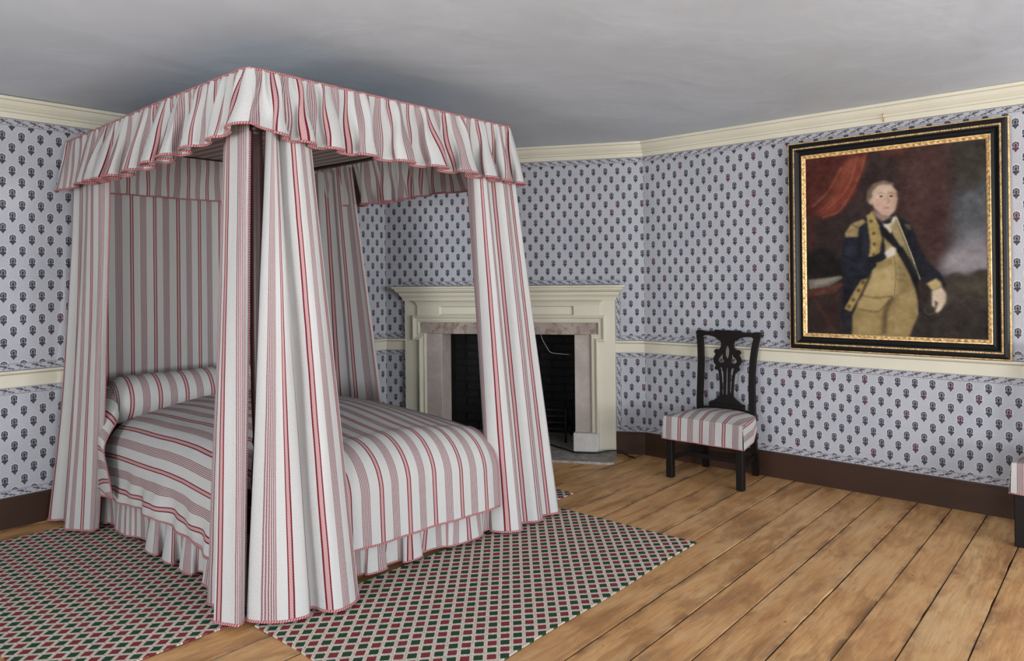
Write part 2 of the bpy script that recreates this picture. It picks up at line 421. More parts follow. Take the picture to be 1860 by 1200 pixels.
# ------------------------------------------------------------------ room shell
XL, YF = -2.20, -3.20
YL, XR, XA, YB = 4.567, 4.6185, 3.659, 2.754
A2, B2 = np.array([XA, YL]), np.array([XR, YB]); LD = float(np.linalg.norm(B2-A2))
tD = (B2-A2)/LD; nD = np.array([tD[1], -tD[0]])           # along the chimney wall, and out into the room
ZC = 2.303
def FP(s, off, z):
    p = A2 + tD*s + nD*off; return (p[0], p[1], z)
def struct(name, V, Fc, mat, label, uv=None, parent=None, smooth=False):
    o = mk(name, V, Fc, mat, parent, uv, smooth); tag(o, label, kind='structure'); return o
def slab(P, Q, z0, z1, u0, flip=False, th=0.12):
    """a wall panel with thickness behind it; room side is right of P->Q"""
    P, Q = np.array(P, float), np.array(Q, float); d = (Q-P)/np.linalg.norm(Q-P); n = np.array([d[1], -d[0]])*-th
    L = np.linalg.norm(Q-P)
    V = [(*P, z0), (*Q, z0), (*Q, z1), (*P, z1)] + [(*(P+n), z0), (*(Q+n), z0), (*(Q+n), z1), (*(P+n), z1)]
    Fc = [(3, 2, 1, 0), (4, 5, 6, 7), (0, 1, 5, 4), (2, 3, 7, 6), (1, 2, 6, 5), (3, 0, 4, 7)]
    U = [(u0, z0), (u0+L, z0), (u0+L, z1), (u0, z1)]*2
    return V, Fc, U
V, Fc, U = slab((XL, YL), A2, 0, ZC, 0.02); wl = struct('wall_left', V, Fc, WALLP, 'blue grey sprigged wallpaper wall behind the bed head', U)
V, Fc, U = slab(B2, (XR, YF), 0, ZC, 0.055); wr = struct('wall_right', V, Fc, WALLP, 'blue grey sprigged wallpaper wall with the portrait', U)
OS0, OS1, OZ = 0.355, 1.655, 0.97                          # structural hole behind the stone surround
b = MB()
for (s0, s1, z0, z1) in ((0, OS0, 0, ZC), (OS1, LD, 0, ZC), (OS0, OS1, OZ, ZC)):
    V, Fc, U = slab(A2+tD*s0, A2+tD*s1, z0, z1, s0+0.011); b.add(V, Fc, U)
wb = b.build('wall_back', WALLP, uv=True); tag(wb, 'blue grey sprigged wallpaper wall across the corner above the fireplace', kind='structure')
def holed(P, Q, holes, name, label):
    P, Q = np.array(P, float), np.array(Q, float); d = (Q-P)/np.linalg.norm(Q-P); L = np.linalg.norm(Q-P); mb = MB(); x = 0
    for (h0, h1, z0, z1) in holes:
        for a0, a1, c0, c1 in ((x, h0, 0, ZC), (h0, h1, 0, z0), (h0, h1, z1, ZC)):
            V, Fc, U = slab(P+d*a0, P+d*a1, c0, c1, a0); mb.add(V, Fc, U)
        x = h1
    V, Fc, U = slab(P+d*x, Q, 0, ZC, x); mb.add(V, Fc, U)
    o = mb.build(name, PLAIN); tag(o, label, kind='structure')
WX, WY = (3.70, 1.90, 0.10), (-1.4, 1.6)
holed((XR, YF), (XL, YF), [(XR-x-.6, XR-x+.6, 0.45, 2.12) for x in WX], 'wall_front', 'plain grey wall with three windows behind the viewer')
holed((XL, YF), (XL, YL), [(y-.6-YF, y+.6-YF, 0.45, 2.12) for y in WY], 'wall_side', 'plain grey wall with two windows left of the viewer')
def window(name, P, Q, label):
    P, Q = np.array(P, float), np.array(Q, float); d = (Q-P)/np.linalg.norm(Q-P); n = np.array([-d[1], d[0]]); L = np.linalg.norm(Q-P); mb = MB()
    fn = lambda x, y, z: (*(P+d*x+n*y), z)
    for x0, x1, z0, z1 in ((0, .05, .45, 2.12), (L-.05, L, .45, 2.12), (0, L, .45, .50), (0, L, 2.07, 2.12), (0, L, 1.27, 1.31)):
        mb.box(x0, x1, .01, .06, z0, z1, fn)
    for k in (1, 2): mb.box(L*k/3-.01, L*k/3+.01, .02, .05, .45, 2.12, fn)
    o = mb.build(name, CREAM); tag(o, label, kind='structure')
for q, x in enumerate(WX): window('window_%d' % (q+1), (x+.6, YF), (x-.6, YF), ('right', 'middle', 'left')[q]+' cream sash window behind the viewer')
for q, y in enumerate(WY): window('window_%d' % (q+4), (XL, y-.6), (XL, y+.6), ('near', 'far')[q]+' cream sash window left of the viewer')

# ceiling: thin slab, gently uneven
nx, ny = 60, 60; gx = np.linspace(XL-.12, XR+.12, nx); gy = np.linspace(YF-.12, YL+.12, ny)
V = [(x, y, ZC + 0.006*math.sin(1.3*x+0.6)*math.sin(1.1*y+2.0)) for x in gx for y in gy]
Fc = [f[::-1] for f in grid_faces(nx, ny)]; k = len(V)
V += [(x, y, ZC+.1) for x in (gx[0], gx[-1]) for y in (gy[0], gy[-1])]; Fc.append((k, k+2, k+3, k+1))
struct('ceiling', V, Fc, CEIL, 'uneven grey white plaster ceiling', None, None, True)

# floor: dark bed under separate boards
b = MB().box(XL-.1, XR+.1, YF-.1, YL+.1, -0.08, -0.022)
fl = b.build('floor', GAP, origin=(0, 0, 0)); tag(fl, 'wide worn pine floorboards', kind='structure')
ys = [0.10, 0.28, 0.45, 0.635, 0.80, 0.97, 1.16, 1.32, 1.49, 1.67, 1.85, 2.05, 2.22, 2.42, 2.60]
while ys[0] > YF: ys.insert(0, ys[0]-R_.uniform(.165, .19))
while ys[-1] < YL: ys.append(ys[-1]+R_.uniform(.165, .19))
for q in range(len(ys)-1):
    y0, y1 = ys[q], ys[q+1]; n = 56; X = np.linspace(XL, XR-0.003, n)
    g0 = np.array([0.0008+0.0020*abs(math.sin(x*1.7+q*2.3))*R_.random() + (0.005 if R_.random() < .05 else 0) for x in X])
    g1 = np.array([0.0008+0.0016*abs(math.sin(x*1.3+q*5.1))*R_.random() for x in X])
    tilt = R_.uniform(-.0015, .0015); zt = R_.uniform(-.0022, 0.0)
    V = []; U = []
    for i, x in enumerate(X):
        zz = zt + 0.0012*math.sin(x*2.1+q)
        for yy, z in ((y0+g0[i], -.021), (y0+g0[i], zz-.0025-tilt), (y0+g0[i]+.0025, zz-tilt), (y1-g1[i]-.0025, zz+tilt), (y1-g1[i], zz-.0025+tilt), (y1-g1[i], -.021)):
            V.append((x, yy, z)); U.append((x, (yy-y0)/(y1-y0)*.175))
    Fc = [(i*6+j+1, i*6+j, (i+1)*6+j, (i+1)*6+j+1)[::-1] for i in range(n-1) for j in range(5)]
    mk('floorboard', V, Fc, FLOOR, fl, U)

# mouldings
path = [(XL, YL), tuple(A2), tuple(B2), (XR, YF)]
CROWN = [(0, 2.197), (.010, 2.197), (.012, 2.226), (.022, 2.229), (.026, 2.240), (.034, 2.247), (.046, 2.262), (.052, 2.277), (.052, 2.283), (.066, 2.286), (.070, 2.302), (0, 2.302)]
RAIL = [(0, .750), (.012, .750), (.012, .815), (.016, .818), (.030, .822), (.036, .828), (.034, .838), (0, .838)]
BASE = [(0, 0), (.018, 0), (.018, .148), (.013, .156), (.011, .162), (0, .162)]
sides = ('left', 'back', 'right'); where = ('wall behind the bed', 'corner chimney wall', 'portrait wall')
for i, (V, Fc) in enumerate(sweep(path, CROWN)): struct('trim_%d' % (i+1), V, Fc, CREAM, 'cream crown moulding along the '+where[i])
rl, bs_ = sweep(path, RAIL), sweep(path, BASE)
struct('trim_4', *rl[0], CREAM, 'cream chair rail along the wall behind the bed'); struct('trim_5', *rl[2], CREAM, 'cream chair rail below the portrait')
struct('baseboard_left', *bs_[0], BROWN, 'dark brown baseboard behind the bed'); struct('baseboard_right', *bs_[2], BROWN, 'dark brown baseboard below the portrait wall')
def part_diag(prof, s0, s1, keep0, keep1):
    P, N = miters(path); p0 = A2+tD*s0; p1 = A2+tD*s1; m = len(prof)
    n0 = N[1] if keep0 else nD; n1 = N[2] if keep1 else nD
    V = [(*(p0+n0*d), z) for d, z in prof]+[(*(p1+n1*d), z) for d, z in prof]
    return V, [(j, (j+1) % m, m+(j+1) % m, m+j) for j in range(m)]+[tuple(range(m))[::-1], tuple(range(m, 2*m))]
struct('trim_6', *part_diag(RAIL, 0, .176, 1, 0), CREAM, 'short cream chair rail left of the fireplace')
struct('trim_7', *part_diag(RAIL, 1.836, LD, 0, 1), CREAM, 'short cream chair rail right of the fireplace')
struct('baseboard_back', *part_diag(BASE, 1.836, LD, 0, 1), BROWN, 'short dark brown baseboard right of the fireplace')
struct('baseboard_corner', *part_diag(BASE, 0, .176, 1, 0), BROWN, 'short dark brown baseboard left of the fireplace')

def strip(P, Q, parent, w, flip=False, off=.0012):
    """border paper: P, Q opposite ends of its centre line (world), w = width vector"""
    P, Q, w = map(lambda a: np.array(a, float), (P, Q, w)); L = np.linalg.norm(Q-P)
    V = [P-w/2, Q-w/2, Q+w/2, P+w/2]; U = [(0, 0), (L, 0), (L, 1), (0, 1)]
    mk('wallpaper_border', V, [(0, 1, 2, 3)], BORDER, parent, U)
BW = 0.038
e = .0015
for zc, lab in ((2.197-BW/2, 0), (.838+BW/2, 1), (.750-BW/2, 2), (.162+BW/2, 3)):
    strip((XL, YL-e, zc), (XA, YL-e, zc), wl, (0, 0, BW)); strip((XR-e, YF, zc), (XR-e, YB, zc), wr, (0, 0, BW))
    if lab == 0: strip(FP(0, e, zc), FP(LD, e, zc), wb, (0, 0, BW))
    else: strip(FP(0, e, zc), FP(.175, e, zc), wb, (0, 0, BW)); strip(FP(1.836, e, zc), FP(LD, e, zc), wb, (0, 0, BW))
tv = np.array([tD[0], tD[1], 0])*BW
for s in (.175-BW/2, 1.836+BW/2):
    for z0, z1 in ((.162+BW, .750-BW), (.838+BW, 1.252)): strip(FP(s, e*1.3, z0), FP(s, e*1.3, z1), wb, tv)
strip(FP(.135, e*1.6, 1.254+BW/2), FP(1.836+BW, e*1.6, 1.254+BW/2), wb, (0, 0, BW))

# ------------------------------------------------------------------ fireplace
fp = empty('fireplace', FP(1.005, 0.05, 0), 'cream painted corner fireplace with stone surround behind the bed', 'fireplace')
S0, S1 = .175, 1.835
def fbox(mb, s0, s1, o0, o1, z0, z1, bev=0.0): mb.box(s0, s1, o0, o1, z0, z1, lambda x, y, z: FP(x, y, z), bev); return mb
def flipfix(o):
    bm = __import__('bmesh').new(); bm.from_mesh(o.data); __import__('bmesh').ops.recalc_face_normals(bm, faces=bm.faces); bm.to_mesh(o.data); bm.free(); return o
flipfix(fbox(MB(), S0, .30, .001, .035, 0, 1.145, .002).build('pilaster', CREAM, fp))
flipfix(fbox(MB(), 1.71, S1, .001, .035, 0, 1.145, .002).build('pilaster', CREAM, fp))
def pth(pts): return [tuple(A2+tD*s+nD*o) for s, o in pts]
def swept(name, pts, prof, mat, parent):
    mb = MB()
    for V, Fc in sweep(pth(pts), prof): mb.add(V, Fc)
    return flipfix(mb.build(name, mat, parent))
CORN = [(0, 1.140), (.010, 1.140), (.013, 1.158), (.020, 1.170), (.030, 1.180), (.034, 1.190), (.034, 1.200), (.046, 1.206), (.058, 1.216), (.064, 1.226), (.064, 1.234), (.078, 1.238), (.080, 1.252), (0, 1.252)]
sp = [(S1+.0, .001), (S1+.0, .036), (S0, .036), (S0, .001)]
swept('mantel_shelf', sp[::-1], CORN, CREAM, fp)
flipfix(fbox(MB(), S0, S1, .001, .036, 1.145, 1.25).build('mantel_core', CREAM, fp))
# frieze with recessed panel
fz0, fz1 = .286, 1.722
def ring(o_s0, o_s1, o_z0, o_z1, oo, i_s0, i_s1, i_z0, i_z1, io):
    V = [FP(o_s0, oo, o_z0), FP(o_s1, oo, o_z0), FP(o_s1, oo, o_z1), FP(o_s0, oo, o_z1), FP(i_s0, io, i_z0), FP(i_s1, io, i_z0), FP(i_s1, io, i_z1), FP(i_s0, io, i_z1)]
    return V, [(0, 1, 5, 4), (1, 2, 6, 5), (2, 3, 7, 6), (3, 0, 4, 7)]
b = MB(); fo = .052
V, Fc = ring(fz0, fz1, 1.012, 1.142, fo, .468, 1.530, 1.028, 1.098, fo); b.add(V, Fc)
V, Fc = ring(.468, 1.530, 1.028, 1.098, fo, .484, 1.514, 1.036, 1.090, fo-.018); b.add(V, Fc)
b.add([FP(.484, fo-.018, 1.036), FP(1.514, fo-.018, 1.036), FP(1.514, fo-.018, 1.090), FP(.484, fo-.018, 1.090)], [(0, 1, 2, 3)])
V, Fc = ring(fz0, fz1, 1.012, 1.142, .001, fz0, fz1, 1.012, 1.142, fo); b.add(V, Fc)
flipfix(b.build('frieze', CREAM, fp))
swept('frieze_cove', [(fz0, .001), (fz0, fo), (fz1, fo), (fz1, .001)], [(0, 1.10), (.004, 1.112), (.012, 1.128), (.026, 1.141), (0, 1.141)], CREAM, fp)
# eared architrave: moulding swept round the stone, in the wall plane
def arch_sweep(pts, prof, name):
    P, N = miters(pts); m = len(prof); mb = MB(); V = []
    for k in range(len(P)):
        for d, o in prof:
            p = P[k]+N[k]*d; V.append(FP(p[0], o, p[1]))
    Fc = [(k*m+j, k*m+j+1, (k+1)*m+j+1, (k+1)*m+j) for k in range(len(P)-1) for j in range(m-1)]
    Fc += [tuple(range(m)), tuple(range((len(P)-1)*m, len(P)*m))]
    mb.add(V, Fc); return flipfix(mb.build(name, CREAM, fp))
ear = [(.352, .154), (.352, .885), (.300, .885), (.300, .972), (1.710, .972), (1.710, .885), (1.658, .885), (1.658, .154)]
ear = [(2.01-s, z) for s, z in ear]                       # travel so that the outer side is to the right
arch_sweep(ear, [(-.004, .030), (0, .046), (.010, .050), (.014, .044), (.030, .048), (.036, .062), (.046, .066), (.052, .060), (.054, .030)], 'architrave')
# stone surround
flipfix(fbox(MB(), .352, .482, -.20, .028, .150, .880, .003).build('stone_jamb', STONE, fp))
flipfix(fbox(MB(), 1.530, 1.660, -.20, .028, .150, .880, .003).build('stone_jamb', STONE, fp))
o = flipfix(fbox(MB(), .300, 1.712, -.001, .030, .880, .975, .003).build('stone_lintel', STONE2, fp)); o['label'] = 'brown stained stone lintel'
flipfix(fbox(MB(), .30, .490, -.20, .085, .014, .154, .006).build('plinth_block', STONE3, fp))
flipfix(fbox(MB(), 1.522, 1.712, -.20, .085, .014, .154, .006).build('plinth_block', STONE3, fp))
# firebox: sooty bricks
fb = MB()
fbox(fb, .40, 1.62, -.60, -.56, 0, 1.1); fbox(fb, .36, .40, -.58, -.12, 0, 1.1); fbox(fb, 1.61, 1.65, -.58, -.12, 0, 1.1); fbox(fb, .36, 1.65, -.6, -.02, 1.0, 1.04)
fbo = flipfix(fb.build('firebox', SOOT, fp))
brick = flipfix(fbox(MB(), 0, .205, 0, .014, 0, .058, .004).build('brick_tmp', SOOT, fp)); bme = brick.data; bpy.data.objects.remove(brick)
base0 = np.array(FP(0, 0, 0))
def add_brick(s, off, z, turn=False):
    o = bpy.data.objects.new('brick', bme); COL.objects.link(o); o.parent = fbo
    w = np.array(FP(s, off, z)) - base0
    o.location = w
    return o
for r in range(14):
    for c in range(6):
        s = .40+c*.215-(.1075 if r % 2 else 0)
        if .39 < s < 1.42: add_brick(s, -.56+R_.uniform(-.001, .004), .02+r*.068)
# hearth
b = MB()
hs = [(.165, .02), (.165, .345), (.5, .352), (.9, .343), (1.3, .352), (1.62, .348), (1.80, .352), (1.845, .325), (1.842, .10), (1.838, .02), (1.60, -.58), (.42, -.58)]
V = [FP(s, o, .014) for s, o in hs]+[FP(s, o+(.004 if o > .3 else 0), -.02) for s, o in hs]; n = len(hs)
Fc = [tuple(range(n)), tuple(range(n, 2*n))[::-1]]+[(i, i+n, (i+1) % n+n, (i+1) % n) for i in range(n)]
flipfix(mk('hearth_stone', V, Fc, HEARTH, fp))
# grate
gr = empty('fire_grate', FP(1.15, -.30, .014), 'black iron grate inside the dark firebox', 'grate')
for i, z in enumerate((.12, .17, .22, .27)): 
    V, Fc, U = tube([FP(.78, -.20, z), FP(1.44, -.20, z)], .006, 6); mk('bar', V, Fc, IRON, gr, None, True)
for s in (.80, 1.42):
    for off in (-.20, -.48): 
        V, Fc, U = tube([FP(s, off, .014), FP(s, off, .30)], [.010, .009], 8); mk('leg', V, Fc, IRON, gr, None, True)
    V, Fc, U = tube([FP(s, -.48, .13), FP(s, -.20, .13)], .007, 6); mk('side_bar', V, Fc, IRON, gr, None, True)
V, Fc, U = tube([FP(.80, -.48, .13), FP(1.42, -.48, .13)], .007, 6); mk('back_bar', V, Fc, IRON, gr, None, True)
o = tube_obj('loose_wire', smooth_pts([FP(1.25, -.03, .98), FP(1.265, -.04, .86), FP(1.30, -.06, .78), FP(1.33, -.08, .735), FP(1.40, -.10, .722), FP(1.47, -.12, .715)], 8), .0028, WIRE, None, 6)
tag(o, 'thin pale wire hanging in the dark firebox opening', 'wire')
o = tube_obj('power_cord', smooth_pts([FP(1.30, -.10, .022), FP(1.46, .05, .022), FP(1.53, .115, .02), FP(1.62, .12, .02), FP(1.70, .115, .022), FP(1.78, .10, .035), FP(1.86, .09, .035), FP(1.93, .12, .012), FP(1.985, .155, .008)], 8), .006, PLAST, None, 6)
tag(o, 'black cord running across the hearth right end to the floorboards', 'cord')

# ------------------------------------------------------------------ cloth helpers
def cloth(name, V, nu, nv, U, parent=None, mat=None, origin=None):
    o = mk(name, V, grid_faces(nu, nv), mat or FAB, parent, U, True, origin); return o
def trim(pts, parent, r=.006, step=1): return tube_obj('braid_trim', np.asarray(pts)[::step], r*.85, BRAID, parent, 6)

# ------------------------------------------------------------------ bed
BX0, BX1, BY0, BY1, BZ = 1.369, 2.882, 2.514, 4.50, 2.110
bed = empty('four_poster_bed', (2.125, 3.5, 0), 'four poster bed with gathered red striped valance and dark turned posts', 'bed')
POST = [(.030, .0085), (.032, .10), (.034, .105), (.034, .42), (.028, .43), (.030, .46), (.036, .52), (.030, .60), (.024, .66), (.030, .68), (.026, .70), (.031, .85), (.032, 1.1), (.027, 1.5), (.0215, 1.865), (.0205, 1.875), (.0215, 1.885), (.0275, 1.892), (.0285, 1.905), (.0265, 1.915), (.022, 1.935), (.021, 2.085)]
for x, y in ((1.448, 2.592), (2.805, 2.592), (1.448, 4.44), (2.805, 4.44)):
    V, Fc = lathe(POST, x, y, 18); mk('bed_post', V, Fc, MAHOG, bed, None, True)
for a in ((1.455, 1.505, 2.62, 4.42), (2.72, 2.77, 2.62, 4.42), (1.48, 2.75, 2.58, 2.63), (1.46, 2.79, 4.41, 4.47)):
    MB().box(*a, .28, .40, None, .004).build('bed_rail', MAHOG, bed)
b = MB()
for a in ((BX0+.035, BX0+.075, BY0+.035, BY1), (BX1-.075, BX1-.035, BY0+.035, BY1), (BX0+.075, BX1-.075, BY0+.035, BY0+.075), (BX0+.075, BX1-.075, BY1-.04, BY1)): b.box(*a, 2.07, 2.095)
b.build('tester_frame', MAHOG, bed)
V = [(x, y, 2.085+.006*math.sin(y*3)) for x in np.linspace(BX0+.012, BX1-.012, 12) for y in np.linspace(BY0+.012, BY1-.002, 16)]
cloth('tester_cloth', V, 12, 16, [(p[0], p[1]) for p in V], bed)
MB().box(1.57, 2.68, 2.74, 4.40, .30, .44, None, .03).build('mattress', FAB, bed)

# valance: one gathered run (left, foot, right) cut at the corners, and the head run
def rounded(poly, r=.035, n=5):
    P = [np.array(p, float) for p in poly]; out = [P[0]]; corner = []
    for i in range(1, len(P)-1):
        a = (P[i-1]-P[i]); a /= np.linalg.norm(a); c = (P[i+1]-P[i]); c /= np.linalg.norm(c)
        p0, p1 = P[i]+a*r, P[i]+c*r
        for k in range(n+1):
            t = k/n; out.append((1-t)**2*p0+2*t*(1-t)*P[i]+t*t*p1)
    out.append(P[-1]); return np.array(out)
def resample(P, n):
    d = np.concatenate([[0], np.cumsum(np.linalg.norm(np.diff(P, axis=0), axis=1))]); t = np.linspace(0, d[-1], n)
    return np.stack([np.interp(t, d, P[:, k]) for k in range(P.shape[1])], 1), t
def phase(t, lam, seed):
    r = random.Random(seed); n = len(t); f = np.ones(n)
    for k in range(6): f += 0.20*np.sin(t*r.uniform(1.5, 9)+r.uniform(0, 6.28))
    f = np.maximum(f, .45); return np.concatenate([[0], np.cumsum(.5*(f[1:]+f[:-1])*np.diff(t))])*2*np.pi/lam
def gathered(path, n, zt, zb, lam, seed, amp, loop, fullness, flare, nv=16, topamp=.004, slant=.0):
    P, t = resample(path, n)
    T = np.gradient(P, axis=0); T /= np.linalg.norm(T, axis=1)[:, None]; N = np.stack([T[:, 1], -T[:, 0]], 1)
    ph = phase(t, lam, seed); r = random.Random(seed+5)
    am = 1+.35*np.sin(t*3.1+seed)+.2*np.sin(t*7.7+seed*2)
    hf = np.sin(ph*2.3+1.0+.8*np.sin(t*5))*.6+np.sin(ph*3.7+np.sin(t*8))*.5
    zt = np.broadcast_to(zt, (n,)); zb = np.broadcast_to(zb, (n,)); Vv = np.zeros((n, nv, 3)); UV = np.zeros((n, nv, 2))
    for j in range(nv):
        v = j/(nv-1); w = v**.8
        dn = amp*am*w*np.sin(ph) + topamp*hf*(1-v)**.7*min(1, .45+v*5) + flare*v
        dt = loop*am*w**1.5*np.sin(2*ph) + topamp*1.3*v*(1-v)*2.5*np.sin(ph*1.3+v*5+t)
        Vv[:, j, :2] = P + N*dn[:, None] + T*dt[:, None]
        Vv[:, j, 2] = zt+(zb-zt)*v
        UV[:, j, 0] = t*fullness + slant*v*(np.sin(t*4.3+seed)+.7*np.sin(t*9.1+2*seed)); UV[:, j, 1] = (zt-zb)*(1-v)
    return Vv, UV, t
poly = rounded([(BX0, BY1), (BX0, BY0), (BX1, BY0), (BX1, BY1)])
Ltot = np.linalg.norm(np.diff(poly, axis=0), axis=1).sum(); L1 = BY1-BY0
n = 760; tt = np.linspace(0, Ltot, n); dcor = tt-L1
zb = 1.812+.062*np.exp(-np.abs(dcor)/.45)+.020*np.exp(-(dcor/.07)**2)+.006*np.sin(tt*5)
Vv, UV, t = gathered(poly, n, BZ-.016*np.clip(1-tt/1.2, 0, 1), zb, .165, 11, .036, -.021, 1.32, .048, 20, .011, .024)
cuts = [0, int(n*L1/Ltot), int(n*(L1+BX1-BX0)/Ltot), n-1]
for a, c in zip(cuts[:-1], cuts[1:]):
    vv, uu = Vv[a:c+1], UV[a:c+1]; o = cloth('valance', vv.reshape(-1, 3), c-a+1, vv.shape[1], uu.reshape(-1, 2), bed)
    trim(vv[:, -1], o, .0065); top = vv[:, 0].copy(); top[:, 2] += .001; trim(top, o, .0055, 4)
Vv, UV, t = gathered(np.array([(BX0+.03, BY1-.045), (BX1-.03, BY1-.045)]), 160, BZ-.03, 1.823, .24, 5, .010, -.006, 1.25, .0, slant=.01)
o = cloth('valance', Vv.reshape(-1, 3), 160, 16, UV.reshape(-1, 2), bed); trim(Vv[:, -1], o, .005)

# head cloth (hangs behind the bolster)
nu, nv = 120, 14; V = []; U = []
for x in np.linspace(BX0+.03, BX1-.03, nu):
    for z in np.linspace(2.07, .42, nv):
        V.append((x, 4.492+.006*math.sin(x*21)+.004*math.sin(x*43+z), z)); U.append(((x-1.70)*1.1+.0375+.15*20, z))
o = cloth('head_cloth', V, nu, nv, U); tag(o, 'flat red striped cloth hung behind the bolster at the bed head', 'curtain')
trim([(x, 4.490, .42) for x in np.linspace(BX0+.03, BX1-.03, 30)], o, .005)

# curtains from control columns: (bottom x, y, top x, y, fabric u)
def curtain(cols, label, ix=0, iy=0, ztop=2.06, zbot=.020, w=1.0, k=9, nv=40, group=None, hemfn=None):
    A_ = np.array(cols, float); A_[:, 2] += ix; A_[:, 3] += iy; C = smooth_pts(A_, k); nu = len(C); V = np.zeros((nu, nv, 3)); U = np.zeros((nu, nv, 2))
    for j in range(nv):
        v = j/(nv-1); ww = v**w
        V[:, j, 0] = C[:, 2]+(C[:, 0]-C[:, 2])*ww; V[:, j, 1] = C[:, 3]+(C[:, 1]-C[:, 3])*ww
        V[:, j, 2] = ztop+(zbot-ztop)*v
        U[:, j, 0] = C[:, 4]; U[:, j, 1] = V[:, j, 2]
        wob = .004*np.sin(C[:, 4]*30+v*9)*v*(1-v)*4
        V[:, j, 0] += wob; V[:, j, 1] += wob
    o = cloth('bed_curtain', V.reshape(-1, 3), nu, nv, U.reshape(-1, 2)); tag(o, label, 'curtain', group)
    hem = V[:, -1].copy(); hem[:, 2] += .004; trim(hem, o, .0065)
    trim(V[0], o, .005); trim(V[-1], o, .005)
    return o
curtain([(1.375, 2.85, 1.425, 2.83, .06), (1.345, 2.825, 1.41, 2.815, .095), (1.335, 2.79, 1.405, 2.795, .125), (1.36, 2.735, 1.41, 2.775, .15), (1.355, 2.69, 1.415, 2.755, .165),
         (1.283, 2.645, 1.38, 2.735, .161), (1.285, 2.612, 1.372, 2.710, .1875), (1.304, 2.570, 1.372, 2.668, .225), (1.322, 2.535, 1.374, 2.622, .255), (1.352, 2.552, 1.388, 2.592, .285), (1.384, 2.598, 1.405, 2.600, .345)],
        'narrow striped side curtain left of the near post, hanging to the rug corner', ix=.025)
curtain([(1.400, 2.600, 1.490, 2.545, .045), (1.368, 2.555, 1.480, 2.505, .062), (1.385, 2.505, 1.480, 2.482, .088), (1.425, 2.455, 1.484, 2.478, .125), (1.475, 2.418, 1.492, 2.484, .1875), (1.540, 2.405, 1.502, 2.502, .235),
         (1.568, 2.450, 1.508, 2.532, .265), (1.590, 2.445, 1.520, 2.530, .298), (1.602, 2.385, 1.538, 2.480, .325), (1.630, 2.352, 1.556, 2.466, .36), (1.685, 2.350, 1.585, 2.468, .425), (1.740, 2.372, 1.618, 2.482, .485), (1.775, 2.410, 1.640, 2.500, .53), (1.765, 2.455, 1.632, 2.532, .575)],
        'wide flaring striped curtain right of the near post at the bed foot', iy=.045)
curtain([(2.715, 2.545, 2.648, 2.58, 0.045), (2.676, 2.525, 2.624, 2.545, 0.09), (2.66, 2.49, 2.618, 2.505, 0.13), (2.68, 2.44, 2.627, 2.48, 0.168), (2.711, 2.405, 2.641, 2.47, 0.1975), (2.758, 2.38, 2.668, 2.47, 0.255), (2.799, 2.405, 2.697, 2.492, 0.285), (2.833, 2.445, 2.728, 2.52, 0.305), (2.867, 2.44, 2.75, 2.505, 0.3375), (2.911, 2.405, 2.781, 2.475, 0.385), (2.964, 2.402, 2.821, 2.475, 0.4125), (3.003, 2.44, 2.847, 2.505, 0.44), (3.042, 2.425, 2.869, 2.495, 0.4875), (3.101, 2.405, 2.894, 2.486, 0.54), (3.14, 2.445, 2.911, 2.52, 0.575), (3.126, 2.53, 2.906, 2.59, 0.63), (3.086, 2.6, 2.894, 2.65, 0.68), (3.12, 2.69, 2.911, 2.72, 0.74), (3.101, 2.76, 2.904, 2.79, 0.8)],
        'striped curtain wrapped round the far foot post before the fireplace', ix=-.02, iy=.045)
curtain([(1.275, 4.5, 1.37, 4.47, 0.0), (1.252, 4.471, 1.35, 4.445, 0.03), (1.262, 4.432, 1.345, 4.415, 0.057499999999999996), (1.3, 4.399, 1.362, 4.388, 0.09), (1.305, 4.345, 1.365, 4.352, 0.1125), (1.275, 4.277, 1.345, 4.306, 0.15), (1.258, 4.229, 1.334, 4.26, 0.1875), (1.27, 4.192, 1.334, 4.201, 0.25), (1.3, 4.145, 1.334, 4.134, 0.32), (1.325, 4.103, 1.336, 4.066, 0.375), (1.345, 4.082, 1.35, 4.02, 0.42), (1.375, 4.095, 1.385, 4.02, 0.46)],
        'striped curtain hanging at the head end nearest the left wall', ix=.035, zbot=.022, w=1.7)
curtain([(2.90, 4.44, 2.86, 4.45, .0), (2.94, 4.36, 2.885, 4.40, .05), (2.93, 4.27, 2.875, 4.35, .10), (2.885, 4.20, 2.862, 4.30, .14), (2.93, 4.10, 2.885, 4.23, .20), (2.95, 4.00, 2.892, 4.17, .26), (2.90, 3.93, 2.872, 4.12, .31), (2.93, 3.80, 2.888, 4.05, .39), (2.95, 3.68, 2.895, 3.99, .46), (2.93, 3.60, 2.885, 3.945, .52), (2.90, 3.61, 2.87, 3.95, .55)],
        'shaded striped curtain at the far head post beside the fireplace wall', ztop=2.06, zbot=.02)

# bed skirt
sk = rounded([(1.440, 4.36), (1.440, 2.585), (2.730, 2.476), (2.790, 2.62), (2.800, 4.36)], .03)
Vv, UV, t = gathered(sk, 620, .300, .030, .21, 23, .026, -.026, 1.35, .006, 10, .002, .01)
o = cloth('bed_skirt', Vv.reshape(-1, 3), 620, 10, UV.reshape(-1, 2)); tag(o, 'pleated striped bed skirt below the coverlet, brushing the rugs', 'bed skirt')
trim(Vv[:, -1], o, .005)

